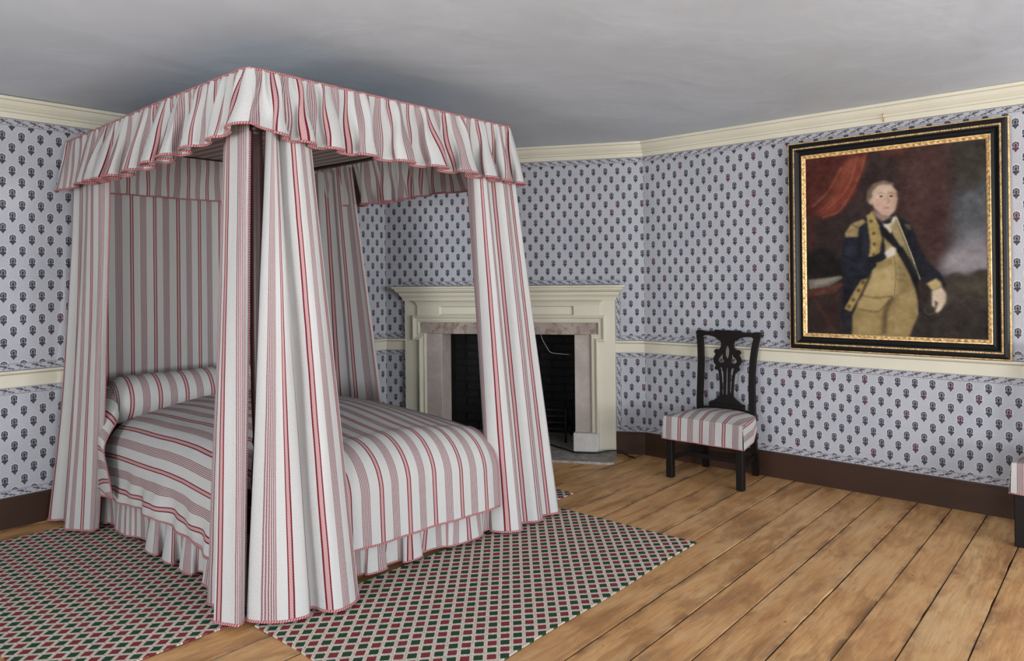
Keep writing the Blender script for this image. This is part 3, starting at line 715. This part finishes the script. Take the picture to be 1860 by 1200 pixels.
# coverlet
HX, CXb = .715, 2.112
def ztop(x, y):
    xh = (x-CXb)/HX; yh = min(max((y-2.53)/1.65, 0), 1)
    return .490 + .150*(1-abs(xh)**2.1)*(0.50+0.50*min(1, yh*2.4)**.8) + .026*math.sin(yh*3.1) + .004*math.sin(x*9+y*4)*math.sin(y*7-x*3)
RS = .19
def cover_pt(x0, y, hem):
    """cross section at y: list of (x, z, arc) from the centre line outwards to one hem (x0 = +1 / -1)"""
    e = HX-RS*.2-RS; out = []
    for k in range(26): d = e*k/25; out.append((CXb+x0*d, ztop(CXb+x0*d, y), d))
    ze = out[-1][1]
    for k in range(1, 13):
        th = math.pi/2*k/12; out.append((CXb+x0*(e+RS*math.sin(th)), ze-RS*(1-math.cos(th))-.02*math.sin(th), e+RS*th))
    zz = out[-1][1]; L = zz-hem; a0 = out[-1][2]
    for k in range(1, 17):
        q = k/16; d = L*q; kx = min(1, q*1.6)
        out.append((out[37][0]+x0*(.035*min(1, q*1.3)+kx*(.012*math.sin(y*11+d*7)+.010*math.sin(y*19-d*11)+.006*math.sin(y*37+d*14))), zz-d, a0+d))
    return out
slope = lambda x, y: .005-.085*(x-2.0)*min(1, max(0, (3.6-y)/.97))
nb = 60; V = []; U = []
for y in np.linspace(4.18, 2.69, nb):
    hem = .208-.03*min(1, max(0, (3.6-y)/.8))+.010*math.sin(y*6.0)
    l, r_ = cover_pt(-1, y, hem), cover_pt(1, y, hem)
    row = [(x, z, -a) for x, z, a in l[::-1]]+[(x, z, a) for x, z, a in r_[1:]]
    V += [(x, y+slope(x, y), z) for x, z, a in row]; U += [(a+CXb-1.951+.0375+1.5, y) for x, z, a in row]
na = len(row)
b = MB().add(V, grid_faces(nb, na), U)
# foot fall
nf = 44; RF = .215; row0 = [p for p in row if 1.47 < p[0] < 2.655 and p[1] > .33]; nx_ = len(row0); V2 = []; U2 = []; hemz = .168
for x, z0, a in row0:
    arc = RF*math.pi/2; tot = arc+(z0-RF-hemz)
    for j in range(nf):
        q = tot*j/(nf-1)
        if q < arc: th = q/RF; y = 2.69-RF*math.sin(th); z = z0-RF*(1-math.cos(th))
        else: y = 2.69-RF-.010*min(1, (q-arc)/.2); z = z0-RF-(q-arc)
        k = min(1, j/14); y += k*(.006*math.sin(x*12)+.003*math.sin(x*31+1))
        V2.append((x, y+slope(x, 2.6), z)); U2.append((a+CXb-1.951+.0375+1.5, 2.69-q))
b.add(V2, grid_faces(nx_, nf), U2)
cov = b.build('coverlet', FAB, None, True, uv=True); tag(cov, 'mounded red striped coverlet spread over the four poster bed', 'coverlet')
VV = np.array(V).reshape(nb, na, 3).transpose(1, 0, 2); V2 = np.array(V2).reshape(nx_, nf, 3)
trim(VV[0], cov, .0055); trim(VV[-1], cov, .0055); trim(V2[:, -1], cov, .0055); trim(V2[0], cov, .004); trim(V2[-1], cov, .004)
# bolster with hanging end
bx0, bx1, by, bz, br = 1.465, 2.77, 4.255, .655, .132
nu, nv = 70, 30; V = []; U = []
for i in range(nu):
    q = i/(nu-1); x = bx0+(bx1-bx0)*q; e_ = min(q, 1-q)*(bx1-bx0)
    rr = br*(math.sin(min(1, e_/.09+.10)*math.pi/2))**.6*(1+.012*math.sin(x*16))
    for j in range(nv):
        th = 2*math.pi*j/(nv-1); V.append((x, by+rr*math.sin(th)*1.0, bz+rr*math.cos(th))); U.append((x-1.56+.0375+1.5, th*br))
b = MB().add(V, grid_faces(nu, nv), U)
nu, nv = 26, 26; V = []; U = []; edge = []
for i in range(nu):
    p = i/(nu-1); yb = 4.43-.40*p
    for j in range(nv):
        q = j/(nv-1)
        yt = 4.255+.16*math.cos(math.pi*p); zt_ = .655+.105*math.sin(math.pi*p)-.07*p*p
        z1 = .26-.03*p; y1 = 4.33-.47*p
        x = 1.480-.115*math.sin(min(1, q*2.2)*math.pi/2)-.006*math.sin(p*9)*q
        V.append((x, yt+(y1-yt)*q**.8, zt_+(z1-zt_)*q)); U.append((1.8+q*.42+p*.16, p*.3))
b.add(V, grid_faces(nu, nv), U)
bol = b.build('bolster', FAB, None, True, uv=True); tag(bol, 'round striped bolster lying across the head of the bed', 'bolster')
VV = np.array(V).reshape(nu, nv, 3); trim(VV[-1], bol, .0045); trim(VV[:, -1], bol, .0045)

# ------------------------------------------------------------------ rugs
def rug(x0, x1, y0, y1, label, jag=True):
    nu, nv = max(2, int((x1-x0)/.03)), max(2, int((y1-y0)/.03)); V = []; U = []
    for i in range(nu+1):
        for j in range(nv+1):
            x = x0+(x1-x0)*i/nu; y = y0+(y1-y0)*j/nv
            ex = .004*math.sin(y*9.0) if i in (0, nu) else 0; ey = .004*math.sin(x*7.0) if j in (0, nv) else 0
            V.append((x+ex, y+ey, .0065+.0008*math.sin(x*5+y*3))); U.append((x-1.62, y-2.448))
    k = len(V); Fc = grid_faces(nu+1, nv+1)
    rim = [i*(nv+1) for i in range(nu+1)]+[nu*(nv+1)+j for j in range(1, nv+1)]+[i*(nv+1)+nv for i in range(nu-1, -1, -1)]+[j for j in range(nv-1, 0, -1)]
    for q in rim: V.append((V[q][0], V[q][1], .0012)); U.append(U[q])
    m = len(rim); Fc += [(rim[q], k+q, k+(q+1) % m, rim[(q+1) % m]) for q in range(m)]
    o = mk('bedside_rug', V, Fc, RUG, None, U); flipfix(o); tag(o, label, 'rug'); return o
rug(0.693, 1.47, 2.600, 4.335, 'flat woven lattice rug strip beside the bed on the left')
rug(1.385, 3.215, 1.645, 2.525, 'flat woven lattice rug strip in front of the bed foot')
rug(2.84, 3.495, 2.592, 4.12, 'flat woven lattice rug strip beyond the bed towards the fireplace')

# ------------------------------------------------------------------ portrait
fy0, fy1, fz0_, fz1_ = .512, 1.674, .842, 2.138
pf = empty('framed_portrait', (XR-.04, (fy0+fy1)/2, fz0_), 'large oil portrait of a uniformed officer in black and gilt frame', 'painting')
def frame_run(prof, name, mat, smooth=False):
    """prof: (inset from the outer edge, distance off the wall); one mesh of four mitred sides"""
    mb = MB()
    cs = lambda d, o: [(XR-o, fy1-d, fz1_-d), (XR-o, fy0+d, fz1_-d), (XR-o, fy0+d, fz0_+d), (XR-o, fy1-d, fz0_+d)]
    m = len(prof); V = []
    for d, o in prof: V += cs(d, o)
    Fc = [(i*4+k, i*4+(k+1) % 4, (i+1)*4+(k+1) % 4, (i+1)*4+k) for i in range(m-1) for k in range(4)]
    mb.add(V, Fc); o = flipfix(mb.build(name, mat, pf)); return o
W0 = .016
frame_run([(0, W0), (0, .046), (.003, .050), (.006, .050), (.008, .046), (.008, W0)], 'outer_gilt_edge', GILT2)
frame_run([(.008, W0), (.008, .050), (.016, .056), (.029, .058), (.034, .056), (.034, W0)], 'outer_moulding', BLACKF)
frame_run([(.043, W0), (.043, .056), (.050, .054), (.058, .044), (.068, .040), (.078, .042), (.083, .046), (.083, W0)], 'inner_moulding', BLACKF)
def beading(inset, off, r, pitch, name, mat, elong=1.0):
    mb = MB()
    c = [(fy1-inset, fz1_-inset), (fy0+inset, fz1_-inset), (fy0+inset, fz0_+inset), (fy1-inset, fz0_+inset)]
    for k in range(4):
        a, d = np.array(c[k]), np.array(c[(k+1) % 4]); L = np.linalg.norm(d-a); n = int(L/pitch); tdir = (d-a)/L; nn = np.array([-tdir[1], tdir[0]])
        for q in range(n):
            p = a+tdir*(q+.5)*L/n; V = []
            for kk in range(6):
                th = 2*math.pi*kk/6; w = p+tdir*math.cos(th)*pitch*.5+nn*math.sin(th)*r+tdir*math.sin(th)*r*elong
                V.append((XR-off, w[0], w[1]))
            V.append((XR-off-r*.8, p[0], p[1])); mb.add(V, [(i, (i+1) % 6, 6) for i in range(6)])
    o = flipfix(mb.build(name, mat, pf)); o['kind'] = 'stuff'; return o
frame_run([(.034, W0), (.034, .054), (.043, .054), (.043, W0)], 'gilt_band', GILT2)
beading(.0385, .054, .0042, .014, 'gilt_rope', GILT2, .9)
frame_run([(.083, W0), (.083, .046), (.088, .046), (.092, .040), (.104, .036), (.108, .030), (.108, W0)], 'inner_gilt_moulding', GILT)
beading(.096, .039, .0075, .030, 'carved_gilt_leaves', GILT, .3)
MB().box(XR-.014, XR-.003, fy0+.02, fy1-.02, fz0_+.02, fz1_-.02).build('backing_board', BLACKF, pf)

# the painting: colours laid on a fine mesh, point by point
NW, NH = 250, 300
def paint():
    uu, vv = np.meshgrid((np.arange(NW)+.5)/NW, (np.arange(NH)+.5)/NH)
    TL, TR, BR, BL = map(np.array, ((137, 250), (943, 165), (950, 1075), (150, 1040)))
    # perspective-correct map from canvas to sketch coordinates
    src = [(0, 0), (1, 0), (1, 1), (0, 1)]; dst = [TL, TR, BR, BL]; M_ = []; rhs = []
    for (u, v), (x, y) in zip(src, dst):
        M_ += [[u, v, 1, 0, 0, 0, -u*x, -v*x], [0, 0, 0, u, v, 1, -u*y, -v*y]]; rhs += [x, y]
    h = np.linalg.solve(np.array(M_, float), np.array(rhs, float)); den = h[6]*uu+h[7]*vv+1
    X = (h[0]*uu+h[1]*vv+h[2])/den; Y = (h[3]*uu+h[4]*vv+h[5])/den
    rs = np.random.RandomState(4)
    def blur(a, k):
        if k < 1: return a
        for _ in range(2):
            for ax in (0, 1):
                p = np.pad(a, [(k, k) if i == ax else (0, 0) for i in range(a.ndim)], mode='edge'); c = np.cumsum(p, axis=ax)
                z = np.zeros_like(np.take(c, [0], axis=ax)); c = np.concatenate([z, c], axis=ax); n_ = a.shape[ax]
                a = (np.take(c, np.arange(2*k+1, 2*k+1+n_), axis=ax)-np.take(c, np.arange(0, n_), axis=ax))/(2*k+1)
        return a
    nz = lambda k: (lambda q: (q-q.mean())/(q.std()+1e-9))(blur(rs.rand(NH, NW), k))
    img = np.empty((NH, NW, 3)); img[:] = (52, 38, 35)
    wx, wy = X+nz(6)*3, Y+nz(6)*3
    def poly(col, pts, soft=1, op=1.0, wob=False, var=4):
        x, y = (wx, wy) if wob else (X, Y); m = np.zeros(X.shape, bool); n_ = len(pts)
        for i in range(n_):
            x0, y0 = pts[i]; x1, y1 = pts[(i+1) % n_]
            if y0 == y1: continue
            c = ((y0 > y) != (y1 > y)) & (x < (x1-x0)*(y-y0)/(y1-y0)+x0); m ^= c
        a = (blur(m.astype(float), soft)*op)[..., None]
        img[:] = img*(1-a)+(np.array(col, float)+nz(3)[..., None]*var)*a
    def ell(col, cx, cy, rx, ry, soft=1, op=1.0, rot=0):
        poly(col, [(cx+rx*math.cos(t)*math.cos(rot)-ry*math.sin(t)*math.sin(rot), cy+rx*math.cos(t)*math.sin(rot)+ry*math.sin(t)*math.cos(rot)) for t in np.linspace(0, 6.283, 20)[:-1]], soft, op, False, 2)
    def stroke(col, pts, w, soft=0, op=1.0):
        P = smooth_pts(np.array(pts, float), 4) if len(pts) > 2 else np.array(pts, float); T = np.gradient(P, axis=0); T /= np.linalg.norm(T, axis=1)[:, None]; N = np.stack([-T[:, 1], T[:, 0]], 1)*w/2
        poly(col, list(map(tuple, P+N))+list(map(tuple, (P-N)[::-1])), soft, op, False, 2)
    # background: drapery, sky and land
    poly((58, 42, 40), [(380, 200), (560, 200), (560, 560), (300, 600), (300, 300)], 14, 1, True)
    poly((76, 48, 43), [(540, 210), (800, 180), (790, 480), (775, 620), (720, 780), (650, 640), (560, 480)], 6, .95, True)
    poly((92, 60, 53), [(600, 230), (690, 220), (680, 420), (640, 470), (600, 380)], 12, .55, True)
    poly((66, 38, 35), [(690, 440), (770, 470), (770, 640), (735, 760), (690, 620)], 8, .8, True)
    poly((62, 56, 46), [(790, 175), (950, 160), (950, 300), (900, 400), (800, 400)], 8, 1, True)
    poly((86, 88, 92), [(800, 400), (890, 400), (945, 290), (950, 560), (850, 570), (780, 640)], 9, 1, True)
    poly((112, 112, 118), [(830, 560), (955, 545), (955, 700), (780, 680)], 9, 1, True)
    poly((136, 128, 134), [(790, 660), (955, 620), (955, 770), (870, 790), (730, 785), (745, 720)], 6, 1, True)
    poly((160, 148, 146), [(770, 700), (880, 665), (900, 720), (760, 760)], 10, .6, True)
    poly((62, 54, 46), [(725, 800), (800, 775), (850, 790), (900, 760), (955, 765), (955, 1100), (600, 1100), (640, 900)], 2, 1, True)
    poly((84, 74, 58), [(780, 810), (955, 790), (955, 860), (800, 850)], 7, .7, True)
    poly((50, 42, 37), [(600, 930), (955, 920), (955, 1100), (590, 1100)], 10, .9, True)
    # red curtain, upper left
    poly((88, 38, 30), [(130, 230), (420, 200), (400, 290), (350, 420), (290, 500), (220, 520), (150, 500), (130, 660)], 4, 1, True)
    poly((128, 56, 40), [(330, 250), (412, 222), (395, 300), (350, 420), (290, 500), (220, 515), (170, 490), (250, 450), (310, 370)], 3, .95, True)
    poly((152, 76, 52), [(300, 280), (352, 255), (330, 360), (270, 450), (190, 490), (250, 420)], 4, .7, True)
    for a in ([(372, 240), (330, 380), (240, 480)], [(300, 290), (240, 400), (170, 470)], [(408, 230), (380, 330), (300, 480), (215, 520)]): stroke((178, 98, 68), a, 7, 1, .6)
    poly((100, 44, 34), [(440, 220), (640, 195), (560, 232), (500, 240)], 4, .8, True)
    poly((92, 42, 34), [(150, 480), (180, 520), (190, 680), (150, 690)], 6, .7, True)
    # table with papers, lower left
    poly((24, 19, 18), [(145, 670), (230, 640), (300, 720), (320, 790), (150, 800)], 6, .9, True)
    poly((92, 50, 38), [(148, 850), (290, 815), (320, 815), (265, 862), (150, 878)], 1, 1)
    poly((118, 110, 100), [(155, 800), (300, 782), (312, 790), (245, 830), (158, 842)], 1, 1)
    poly((150, 142, 128), [(190, 802), (292, 786), (240, 818), (180, 824)], 1, .8)
    stroke((74, 42, 34), [(175, 872), (275, 1040)], 16, 1); stroke((66, 38, 30), [(290, 860), (235, 1040)], 14, 1)
    # coat
    coat = [(318, 600), (330, 560), (380, 532), (440, 500), (545, 512), (610, 552), (640, 640), (680, 720), (745, 790), (765, 838), (705, 800), (672, 812), (690, 840), (665, 930), (640, 960), (520, 760), (440, 760), (395, 830), (352, 960), (325, 1040), (300, 960), (312, 850), (300, 700)]
    poly((26, 27, 38), coat, 1, 1)
    poly((38, 40, 56), [(322, 610), (378, 580), (392, 690), (340, 780), (308, 700)], 4, .8); poly((44, 46, 60), [(392, 545), (420, 540), (425, 690), (396, 700)], 3, .7)
    poly((18, 18, 26), [(375, 620), (392, 600), (388, 720), (370, 760)], 2, .8); poly((60, 42, 34), [(620, 760), (690, 840), (672, 930), (650, 940)], 2, .9)
    poly((40, 36, 40), [(325, 950), (352, 940), (358, 1060), (318, 1060)], 3, .9)
    # shirt, waistcoat, breeches
    poly((172, 148, 96), [(486, 590), (535, 640), (560, 690), (640, 830), (622, 900), (640, 960), (375, 930), (400, 860), (432, 790), (440, 745), (500, 700)], 1, 1)
    poly((186, 160, 104), [(455, 760), (535, 730), (540, 860), (430, 880), (408, 850)], 5, .8)
    poly((140, 118, 74), [(540, 700), (600, 730), (640, 830), (610, 890), (560, 870)], 4, .8)
    poly((150, 126, 78), [(372, 912), (520, 872), (640, 850), (640, 960), (600, 1062), (350, 1052), (352, 960)], 1, 1)
    poly((172, 146, 92), [(378, 955), (470, 940), (470, 1050), (365, 1045)], 6, .8); poly((166, 142, 90), [(520, 900), (600, 920), (580, 1050), (510, 1050)], 7, .7)
    poly((178, 152, 98), [(372, 905), (395, 872), (530, 876), (466, 942), (380, 930)], 1, .9); poly((170, 144, 92), [(548, 878), (620, 850), (632, 900), (618, 920)], 1, .8)
    stroke((86, 68, 42), [(395, 872), (450, 882), (530, 876)], 5, 1, .8); stroke((82, 64, 40), [(530, 882), (500, 935), (490, 1045)], 16, 2, .8); stroke((100, 80, 50), [(380, 932), (466, 942), (530, 880)], 4, 1, .8)
    stroke((110, 90, 56), [(535, 690), (542, 780), (536, 870)], 3, 0, .8)
    for q in ((560, 745), (575, 775), (580, 800)): stroke((108, 88, 54), [(545, q[1]), (q[0]+20, q[1]+8)], 4, 1, .6)
    # lapels, buttons, sash
    poly((176, 150, 88), [(412, 512), (440, 490), (470, 560), (482, 600), (470, 680), (422, 705), (430, 640)], 1, 1)
    poly((152, 128, 74), [(455, 540), (482, 600), (470, 680), (455, 690)], 2, .7)
    poly((168, 140, 82), [(390, 800), (418, 795), (385, 870), (345, 945), (315, 930), (350, 865)], 1, 1)
    poly((138, 124, 80), [(520, 530), (545, 512), (590, 640), (640, 790), (632, 800), (575, 660), (530, 600)], 1, .95); stroke((206, 192, 150), [(545, 520), (600, 660), (650, 800)], 5, 0, .9)
    for q in ((445, 592), (448, 640), (445, 688), (432, 536)): ell((92, 68, 34), q[0], q[1], 7, 8)
    for q in ((397, 812), (378, 848), (355, 890), (336, 920)): ell((96, 72, 38), q[0], q[1], 8, 8)
    poly((206, 198, 178), [(478, 530), (545, 515), (528, 580), (515, 600), (495, 575)], 1, 1)
    poly((168, 146, 98), [(515, 560), (545, 530), (580, 640), (560, 660)], 1, .8)
    poly((22, 20, 24), [(470, 560), (500, 570), (600, 700), (640, 780), (650, 920), (630, 850), (600, 770), (540, 660), (478, 600)], 1, 1)
    poly((20, 18, 20), [(452, 520), (480, 530), (530, 515), (520, 545), (495, 550), (465, 538)], 1, 1)
    # left sleeve with hand inside the waistcoat
    poly((28, 30, 42), [(305, 690), (390, 700), (450, 700), (490, 690), (500, 700), (452, 745), (400, 780), (330, 790)], 1, 1)
    poly((18, 18, 26), [(395, 718), (470, 692), (492, 698), (440, 722)], 2, .9); poly((158, 132, 80), [(455, 725), (520, 708), (530, 735), (462, 758)], 1, 1)
    poly((214, 200, 184), [(492, 680), (520, 652), (545, 660), (540, 690), (505, 705)], 1, 1)
    # epaulettes
    poly((164, 138, 88), [(316, 590), (345, 548), (378, 568), (375, 608), (320, 608)], 1, 1); poly((176, 152, 104), [(345, 548), (398, 525), (410, 540), (378, 566)], 1, .9)
    for q in range(9): stroke((108, 86, 48), [(322+q*6, 580-q*2), (322+q*6, 606)], 2, 0, .6)
    poly((116, 98, 64), [(575, 548), (604, 552), (612, 580), (590, 572)], 1, .8)
    # head
    poly((122, 104, 84), [(412, 440), (415, 400), (440, 366), (490, 352), (535, 366), (520, 392), (450, 400), (440, 460), (418, 455)], 1, 1)
    poly((206, 172, 148), [(440, 400), (470, 372), (520, 372), (546, 400), (549, 440), (540, 490), (512, 516), (480, 510), (448, 478), (434, 452)], 1, 1)
    poly((222, 192, 168), [(455, 400), (510, 380), (530, 400), (500, 420), (462, 425)], 4, .8); poly((168, 128, 106), [(528, 400), (548, 410), (548, 450), (538, 490), (516, 508), (532, 460)], 3, .7)
    poly((206, 146, 124), [(452, 448), (480, 450), (482, 478), (460, 480)], 4, .6); poly((188, 150, 128), [(440, 478), (470, 500), (515, 515), (525, 520), (480, 540), (446, 510)], 2, .8)
    ell((216, 178, 152), 432, 448, 7, 14, 1, .9)
    for q in (477, 522): ell((70, 54, 46), q, 424, 9, 4, 0, .9); stroke((118, 92, 74), [(q-15, 413), (q, 408), (q+13, 412)], 4, 1, .8)
    stroke((166, 122, 98), [(503, 420), (512, 450), (500, 458)], 5, 1, .8); stroke((158, 92, 82), [(486, 478), (500, 476), (514, 479)], 6, 1, .9); stroke((150, 112, 92), [(490, 494), (510, 494)], 5, 2, .6)
    # right sleeve cuff and hand
    poly((26, 28, 38), [(640, 700), (690, 730), (735, 770), (765, 835), (735, 825), (690, 800), (655, 800), (630, 740)], 1, 1)
    poly((188, 160, 104), [(678, 820), (720, 795), (742, 815), (745, 835), (705, 852)], 1, 1)
    poly((214, 190, 164), [(702, 852), (745, 835), (764, 870), (760, 905), (740, 940), (722, 952), (714, 945), (728, 905), (712, 895), (716, 930), (702, 920), (700, 880)], 1, 1)
    poly((176, 144, 120), [(745, 850), (764, 872), (758, 910), (742, 930), (750, 890)], 3, .7)
    stroke((108, 84, 62), [(665, 935), (685, 958), (722, 945)], 4, 0, .8)
    img[:] = blur(img, 1)*.25+img*.75 + nz(1)[..., None]*2.2 + nz(5)[..., None]*2.0
    return np.clip(img, 8, 250)
IM = paint()
IM = np.clip(IM*.84+IM.mean(2, keepdims=True)*.16, 0, 255)**1.06/255**.06
lin_im = np.where(IM <= 10, IM/255/12.92, ((IM/255+.055)/1.055)**2.4)*PK if (PK := 0.76) else None
cy0, cy1, cz0, cz1 = fy0+.104, fy1-.104, fz0_+.104, fz1_-.104
gy_ = np.linspace(cy1, cy0, NW); gz_ = np.linspace(cz1, cz0, NH)
V = np.stack([np.full((NH, NW), XR-.033), np.broadcast_to(gy_, (NH, NW)), np.broadcast_to(gz_[:, None], (NH, NW))], -1).reshape(-1, 3)
cv = mk('painted_canvas', V, [f[::-1] for f in grid_faces(NH, NW)], CANVAS, pf)
at = cv.data.color_attributes.new('paint', 'FLOAT_COLOR', 'POINT')
at.data.foreach_set('color', np.concatenate([lin_im.reshape(-1, 3), np.ones((NW*NH, 1))], 1).ravel())
# picture hook on the crown moulding
o = tube_obj('picture_hook', smooth_pts([(XR-.012, 1.12, 2.262), (XR-.030, 1.12, 2.258), (XR-.034, 1.12, 2.235), (XR-.020, 1.122, 2.214), (XR-.014, 1.124, 2.205)], 5), .0035, GILT2, None, 6)
tag(o, 'small brass picture hook on crown moulding above the portrait', 'hook')

# ------------------------------------------------------------------ chairs
CX0, CY0 = 4.385, 2.08
def chair():
    ch = empty('side_chair', (CX0, CY0, 0), 'dark pierced splat side chair with striped seat cover, standing by the corner', 'chair')
    W = lambda x, y, z: (x, CY0+y, z)
    for s in (1, -1):
        MB().box(4.170, 4.214, s*.2385-.022+CY0, s*.2385+.022+CY0, 0, .40, None, .003).build('front_leg', EBON, ch)
    def bar(pts, wx, wy, name):
        P = smooth_pts(np.array(pts), 8); V = []
        for p in P: V += [(p[0]+a*wx/2, p[1]+c*wy/2, p[2]) for a, c in ((-1, -1), (1, -1), (1, 1), (-1, 1))]
        m = len(P); Fc = [(i*4+k, i*4+(k+1) % 4, (i+1)*4+(k+1) % 4, (i+1)*4+k) for i in range(m-1) for k in range(4)]+[(3, 2, 1, 0), (m*4-4, m*4-3, m*4-2, m*4-1)]
        return mk(name, V, Fc, EBON, ch)
    for s in (1, -1):
        bar([W(4.570, s*.176, 0), W(4.535, s*.180, .2), W(4.510, s*.184, .42), W(4.515, s*.180, .60), W(4.530, s*.182, .74), W(4.545, s*.192, .85), W(4.553, s*.203, .905)], .034, .036, 'rear_leg_and_stile')
    b = MB()
    for s in (1, -1):
        V = []
        for x, y in ((4.205, .2385), (4.52, .184)):
            V += [W(x, s*y+dy, z) for dy, z in ((-.012, .30), (.012, .30), (.012, .395), (-.012, .395))]
        b.add(V, [(0, 1, 5, 4), (1, 2, 6, 5), (2, 3, 7, 6), (3, 0, 4, 7), (0, 3, 2, 1), (4, 5, 6, 7)])
    b.box(4.178, 4.204, CY0-.225, CY0+.225, .30, .395); b.box(4.50, 4.52, CY0-.17, CY0+.17, .30, .43)
    flipfix(b.build('seat_rail', EBON, ch))
    for s in (1, -1):
        V = []
        for x, y in ((4.20, .2385), (4.53, .180)): V += [W(x, s*y+dy, z) for dy, z in ((-.009, .115), (.009, .115), (.009, .148), (-.009, .148))]
        flipfix(mk('stretcher', V, [(0, 1, 5, 4), (1, 2, 6, 5), (2, 3, 7, 6), (3, 0, 4, 7), (0, 3, 2, 1), (4, 5, 6, 7)], EBON, ch))
    MB().box(4.34, 4.358, CY0-.205, CY0+.205, .118, .145).build('stretcher', EBON, ch)
    MB().box(4.528, 4.546, CY0-.165, CY0+.165, .150, .182).build('stretcher', EBON, ch)
    # crest rail and pierced splat as filled outlines
    def plate(outline, holes, x0, th, name, lean=0.0, z0=0):
        cu = bpy.data.curves.new(name, 'CURVE'); cu.dimensions = '2D'; cu.fill_mode = 'BOTH'; cu.extrude = th/2; cu.bevel_depth = .002
        for pts in [outline]+holes:
            sp_ = cu.splines.new('POLY'); sp_.points.add(len(pts)-1); sp_.use_cyclic_u = True
            for i, (a, c) in enumerate(pts): sp_.points[i].co = (a, c, 0, 1)
        ob = bpy.data.objects.new('tmp', cu); COL.objects.link(ob); dg = bpy.context.evaluated_depsgraph_get()
        me = bpy.data.meshes.new_from_object(ob.evaluated_get(dg)); bpy.data.objects.remove(ob)
        V = np.array([(x0+p.co.z+lean*(p.co.y-z0), CY0+p.co.x, p.co.y) for p in me.vertices]); Fc = [tuple(p.vertices) for p in me.polygons]
        o = mk(name, V, Fc, EBON, ch); bpy.data.meshes.remove(me); return o
    def sm(pts, k=3): return [tuple(p) for p in smooth_pts(np.array(pts), k)]
    def sym(half): return half+[(-a, c) for a, c in half[::-1]]
    hc = [(0.0, .943), (.045, .941), (.085, .944), (.098, .934), (.15, .931), (.19, .937), (.212, .938), (.224, .928), (.223, .914), (.214, .902), (.203, .893), (.188, .890), (.180, .898), (.165, .908), (.13, .908), (.10, .902), (.075, .892), (.058, .878), (.0, .874)]
    h2 = sm(hc, 3); plate([p for p in h2]+[(-a, c) for a, c in h2[::-1][1:-1]], [], 4.555, .020, 'crest_rail')
    hs_ = [(.056, .890), (.045, .866), (.043, .840), (.052, .820), (.066, .812), (.076, .815), (.088, .808), (.091, .795), (.081, .787), (.084, .777), (.093, .760), (.095, .742), (.089, .723), (.077, .709), (.081, .699), (.085, .688), (.078, .679), (.066, .681), (.058, .670), (.052, .645), (.047, .60), (.045, .54), (.046, .510), (.060, .494), (.085, .476), (.104, .459), (.112, .436)]
    ho = sm(hs_, 2)
    holes = [[(.0165*math.cos(t), .800+.046*math.sin(t)) for t in np.linspace(0, 6.283, 18)[:-1]], [(.0065*c_*1.0, z_) for c_, z_ in ((.4, .708), (1.1, .69), (1.2, .60), (1.3, .515), (-1.3, .515), (-1.2, .60), (-1.1, .69), (-.4, .708))]]
    for s in (1, -1):
        holes.append([(s*a, c) for a, c in ((.034, .797), (.042, .788), (.043, .775), (.055, .766), (.066, .752), (.070, .738), (.060, .726), (.040, .722), (.026, .728), (.018, .738), (.022, .750), (.030, .760), (.028, .776))])
        holes.append([(s*a, c) for a, c in ((.027, .690), (.038, .700), (.052, .694), (.047, .675), (.040, .640), (.035, .58), (.033, .515), (.020, .515), (.0205, .58), (.022, .65))])
        holes.append([(s*a, c) for a, c in ((.016, .868), (.024, .874), (.030, .866), (.024, .852))])
    plate(ho+[(-a, c) for a, c in ho[::-1]], holes, 4.522, .012, 'pierced_splat', .072, .44)
    MB().box(4.512, 4.540, CY0-.125, CY0+.125, .425, .462, None, .006).build('splat_shoe', EBON, ch)
    # slip cover
    nu, nv = 40, 26; b = MB(); uof = lambda y: -(y+CY0-2.11)+.0095+1.5
    hwf = lambda x: .268-(x-4.160)/(4.50-4.160)*.062
    x0, x1, zt, zb_ = 4.160, 4.498, .405, .256
    def topz(x, q): p = (x-x0)/(x1-x0); return zt+.040*(1-abs(q)**3.0)*math.sin(min(1, p*2.2+.02)*math.pi/2)*(1-.35*p**3)-.004
    V = []; U = []
    for i in range(nu):
        q = -1+2*i/(nu-1)
        for j in range(nv):
            x = x0+(x1-x0)*(j/(nv-1))**1.3; y = q*hwf(x); V.append((x, CY0+y, topz(x, q))); U.append((uof(y), x))
    b.add(V, [f[::-1] for f in grid_faces(nu, nv)], U)
    V = []; U = []
    for i in range(nu):
        q = -1+2*i/(nu-1)
        for j in range(8):
            k = j/7; x = x0-.010*math.sin(k*1.57)+.003*math.sin(q*7)*k; y = q*(hwf(x0)+.004*k); V.append((x, CY0+y, topz(x0, q)+(zb_-topz(x0, q))*k)); U.append((uof(y), x0-k*.15))
    b.add(V, grid_faces(nu, 8), U); front = V[7::8]
    hems = [front]
    for s in (1, -1):
        V = []; U = []
        for i in range(nv):
            x = x0+(x1-x0)*(i/(nv-1))
            for j in range(8):
                k = j/7; z1 = zb_+max(0, (i/(nv-1)-.72))*.22; y = s*(hwf(x)+.010*math.sin(k*1.57)); z = topz(x, 1)+(z1-topz(x, 1))*k
                V.append((x-.010*(1-i/(nv-1))*math.sin(k*1.57), CY0+y, z)); U.append((uof(s*hwf(x0))-s*(k*.15)+.02, x))
        b.add(V, grid_faces(nv, 8) if s < 0 else [f[::-1] for f in grid_faces(nv, 8)], U); hems.append(V[7::8])
    cvv = flipfix(b.build('seat_cover', FAB, ch, True, uv=True))
    for h_ in hems: trim(h_, cvv, .0035)
    return ch
ch1 = chair()
def copy_tree(o, parent=None):
    c = o.copy(); COL.objects.link(c); c.parent = parent
    for k in list(o.children): copy_tree(k, c)
    return c
ch2 = copy_tree(ch1); ch2.location = (CX0-.022, CY0-1.872-.005, 0)
ch2['label'] = 'matching side chair cut off by the right picture edge'
